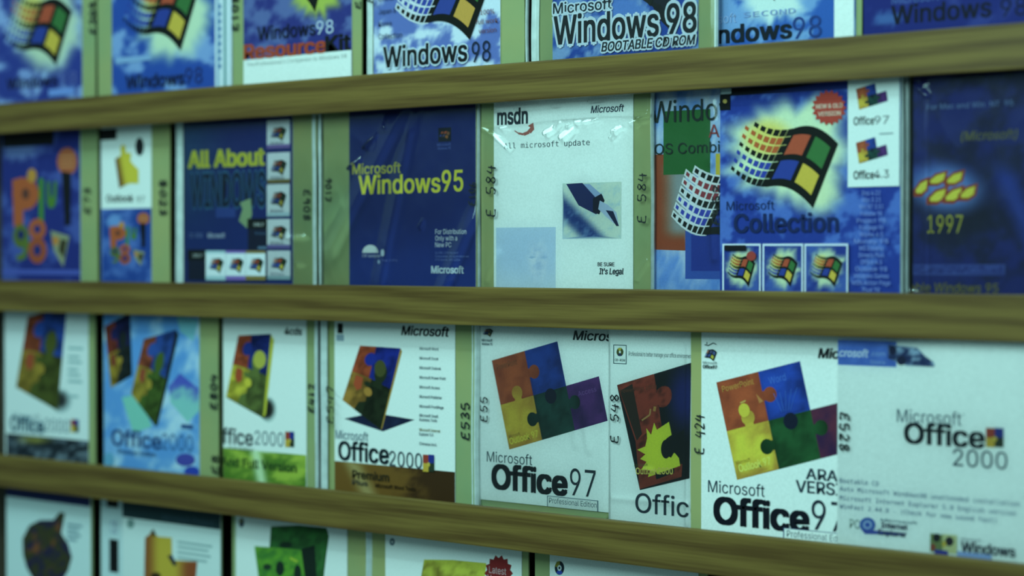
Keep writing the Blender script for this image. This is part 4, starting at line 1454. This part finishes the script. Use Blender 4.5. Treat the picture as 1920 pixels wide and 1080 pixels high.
# ================================================================== BOTTOM ROW
p = packet(3, 8, 172, 'blurred white cover with a dark multicoloured globe shape, leftmost in the bottom row', 0.0)
kraft(p, 3, 40, 170, 0.0)
a = begin(3, 10, 168, 0.0, (150, 210, 208))
a.rect(10, 895, 169, 930, (30, 48, 95))
a.fill([(42, 1010), (55, 985), (75, 975), (100, 975), (112, 960), (122, 962), (118, 985), (115, 1000), (128, 1020), (135, 1045), (128, 1070), (110, 1100), (70, 1100), (50, 1065), (43, 1040)],
       lambda x, y: mix(mix((50, 62, 38), (36, 40, 70), smooth01(nz(x / 16, y / 16, 1, 2) * 2.4 - .8)), (120, 75, 40), smooth01(nz(x / 14, y / 20, 1, 9) * 2.6 - 1.5)), 5)
grey_lines(a, 126, 154, (981, 990, 999, 1008), (90, 145, 155), 5)
a.build('printed_cover', p)

p = packet(3, 186, 235, 'narrow sliver of a white cover with a black patch beside the orange jigsaw cover', 0.004)
kraft(p, 3, 186, 300, 0.004)
a = begin(3, 188, 300, 0.004, (145, 205, 205))
a.rect(200, 930, 222, 950, (22, 28, 30)); a.rect(205, 1010, 222, 1072, (18, 24, 26)); a.text('CD', 207, 1000, 220, 24, (95, 140, 170), 0)
a.build('printed_cover', p)

p = packet(3, 226, 416, 'white cover with a dark teal top band and an orange and yellow jigsaw shape', 0.0)
kraft(p, 3, 236, 412, 0.0)
a = begin(3, 228, 412, 0.0, (155, 212, 208))
a.rect(228, 930, 413, 969, (30, 62, 66))
a.text('Microsoft Project', 305, 975, 400, 12, (40, 75, 85), .03)
a.fill([(272, 1008), (280, 1002), (286, 993), (296, 1006), (322, 1008), (323, 1050), (370, 1053), (366, 1100), (270, 1100)],
       lambda x, y: mix(mix((135, 85, 35), (165, 160, 45), smooth01((x - 275) / 25)), (140, 75, 35), smooth01((x - 325) / 30)), 5)
a.fill([(314, 1042), (322, 1040), (332, 1058), (326, 1062)], (28, 44, 60)); a.fill([(283, 996), (288, 992), (293, 1004), (286, 1006)], (60, 60, 35))
a.ellipse(292, 1080, 10, 7, (60, 48, 28), 14)
a.ellipse(245, 982, 7, 9, (90, 145, 140), 14)
grey_lines(a, 333, 398, (1014, 1023, 1033, 1043), (110, 165, 165), 4)
a.build('printed_cover', p)

p = packet(3, 432, 688, 'white cover with dark and bright green jigsaw pieces in the bottom row', 0.0)
kraft(p, 3, 433, 684, 0.0)
a = begin(3, 441, 650, 0.0, W)
gr = lambda x, y: mix((32, 78, 42), (40, 105, 52), smooth01(nz(x / 18, y / 18, 1, 4) * 2 - .6))
a.fill([(508, 987), (560, 985), (612, 990), (617, 1005), (612, 1040), (605, 1100), (500, 1100)], gr, 6)
a.fill([(562, 1030), (590, 1022), (595, 1100), (570, 1100)], (22, 44, 36))
a.fill([(477, 1024), (520, 1027), (565, 1031), (574, 1100), (487, 1100)], lambda x, y: mix((75, 150, 45), (50, 120, 50), smooth01(nz(x / 14, y / 14, 1, 7) * 2 - .6)), 6)
a.ellipse(525, 1066, 8, 14, (24, 50, 40), 16); a.ellipse(501, 1063, 8, 6, (30, 62, 45), 14); a.ellipse(558, 1075, 7, 16, (24, 50, 40), 16)
a.ellipse(536, 1022, 12, 6, (22, 50, 36), 14); a.fill([(545, 1044), (560, 1052), (556, 1055), (543, 1048)], (120, 175, 50))
a.ellipse(453, 980, 5, 9, (50, 80, 95), 14); a.ellipse(452, 977, 2.5, 4, (120, 130, 80), 10)
a.build('printed_cover', p)
edge_strip(p, 3, 685, 689, 0.0)

p = packet(3, 690, 1004, 'white cover with a yellow-green panel and a dark red starburst lettered Latest', 0.0)
kraft(p, 3, 695, 990, 0.0)
a = begin(3, 722, 978, 0.0, W)
a.fill([(795, 1049), (850, 1050), (912, 1056), (905, 1120), (783, 1120)], lambda x, y: mix((95, 100, 35), (150, 185, 60), smooth01(nz(x / 30, y / 30, 1, 4) * 1.6 - .3 + (x - 800) / 200)), 7)
a.burst(935, 1075, 27, 35, (130, 38, 38), 14)
a.text('Latest', 917, 1074, 949, 13, (180, 165, 165), -.005); a.text('Version', 914, 1090, 954, 13, (180, 165, 165), 0)
a.ellipse(735.5, 1016, 5, 7, (70, 110, 120), 14); a.ellipse(735.5, 1016, 1.6, 2.2, W, 8)
a.build('printed_cover', p)
edge_strip(p, 3, 691, 695, 0.0)

p = packet(3, 1002, 1330, 'white cover with only a small round disc icon showing, rightmost in the bottom row', 0.0)
kraft(p, 3, 1002, 1326, 0.0)
a = begin(3, 1031, 1310, 0.0, W)
a.ellipse(1049, 1065, 9, 13, (30, 50, 60), 22); a.fill([(1049, 1065), (1040, 1062), (1044, 1053), (1050, 1052)], (110, 130, 50)); a.fill([(1049, 1065), (1043, 1074), (1050, 1078), (1055, 1074)], (40, 80, 170))
a.ellipse(1049, 1065, 4, 5.5, (150, 205, 205), 14); a.ellipse(1049, 1065, 1.8, 2.6, (30, 50, 60), 10)
a.build('printed_cover', p)
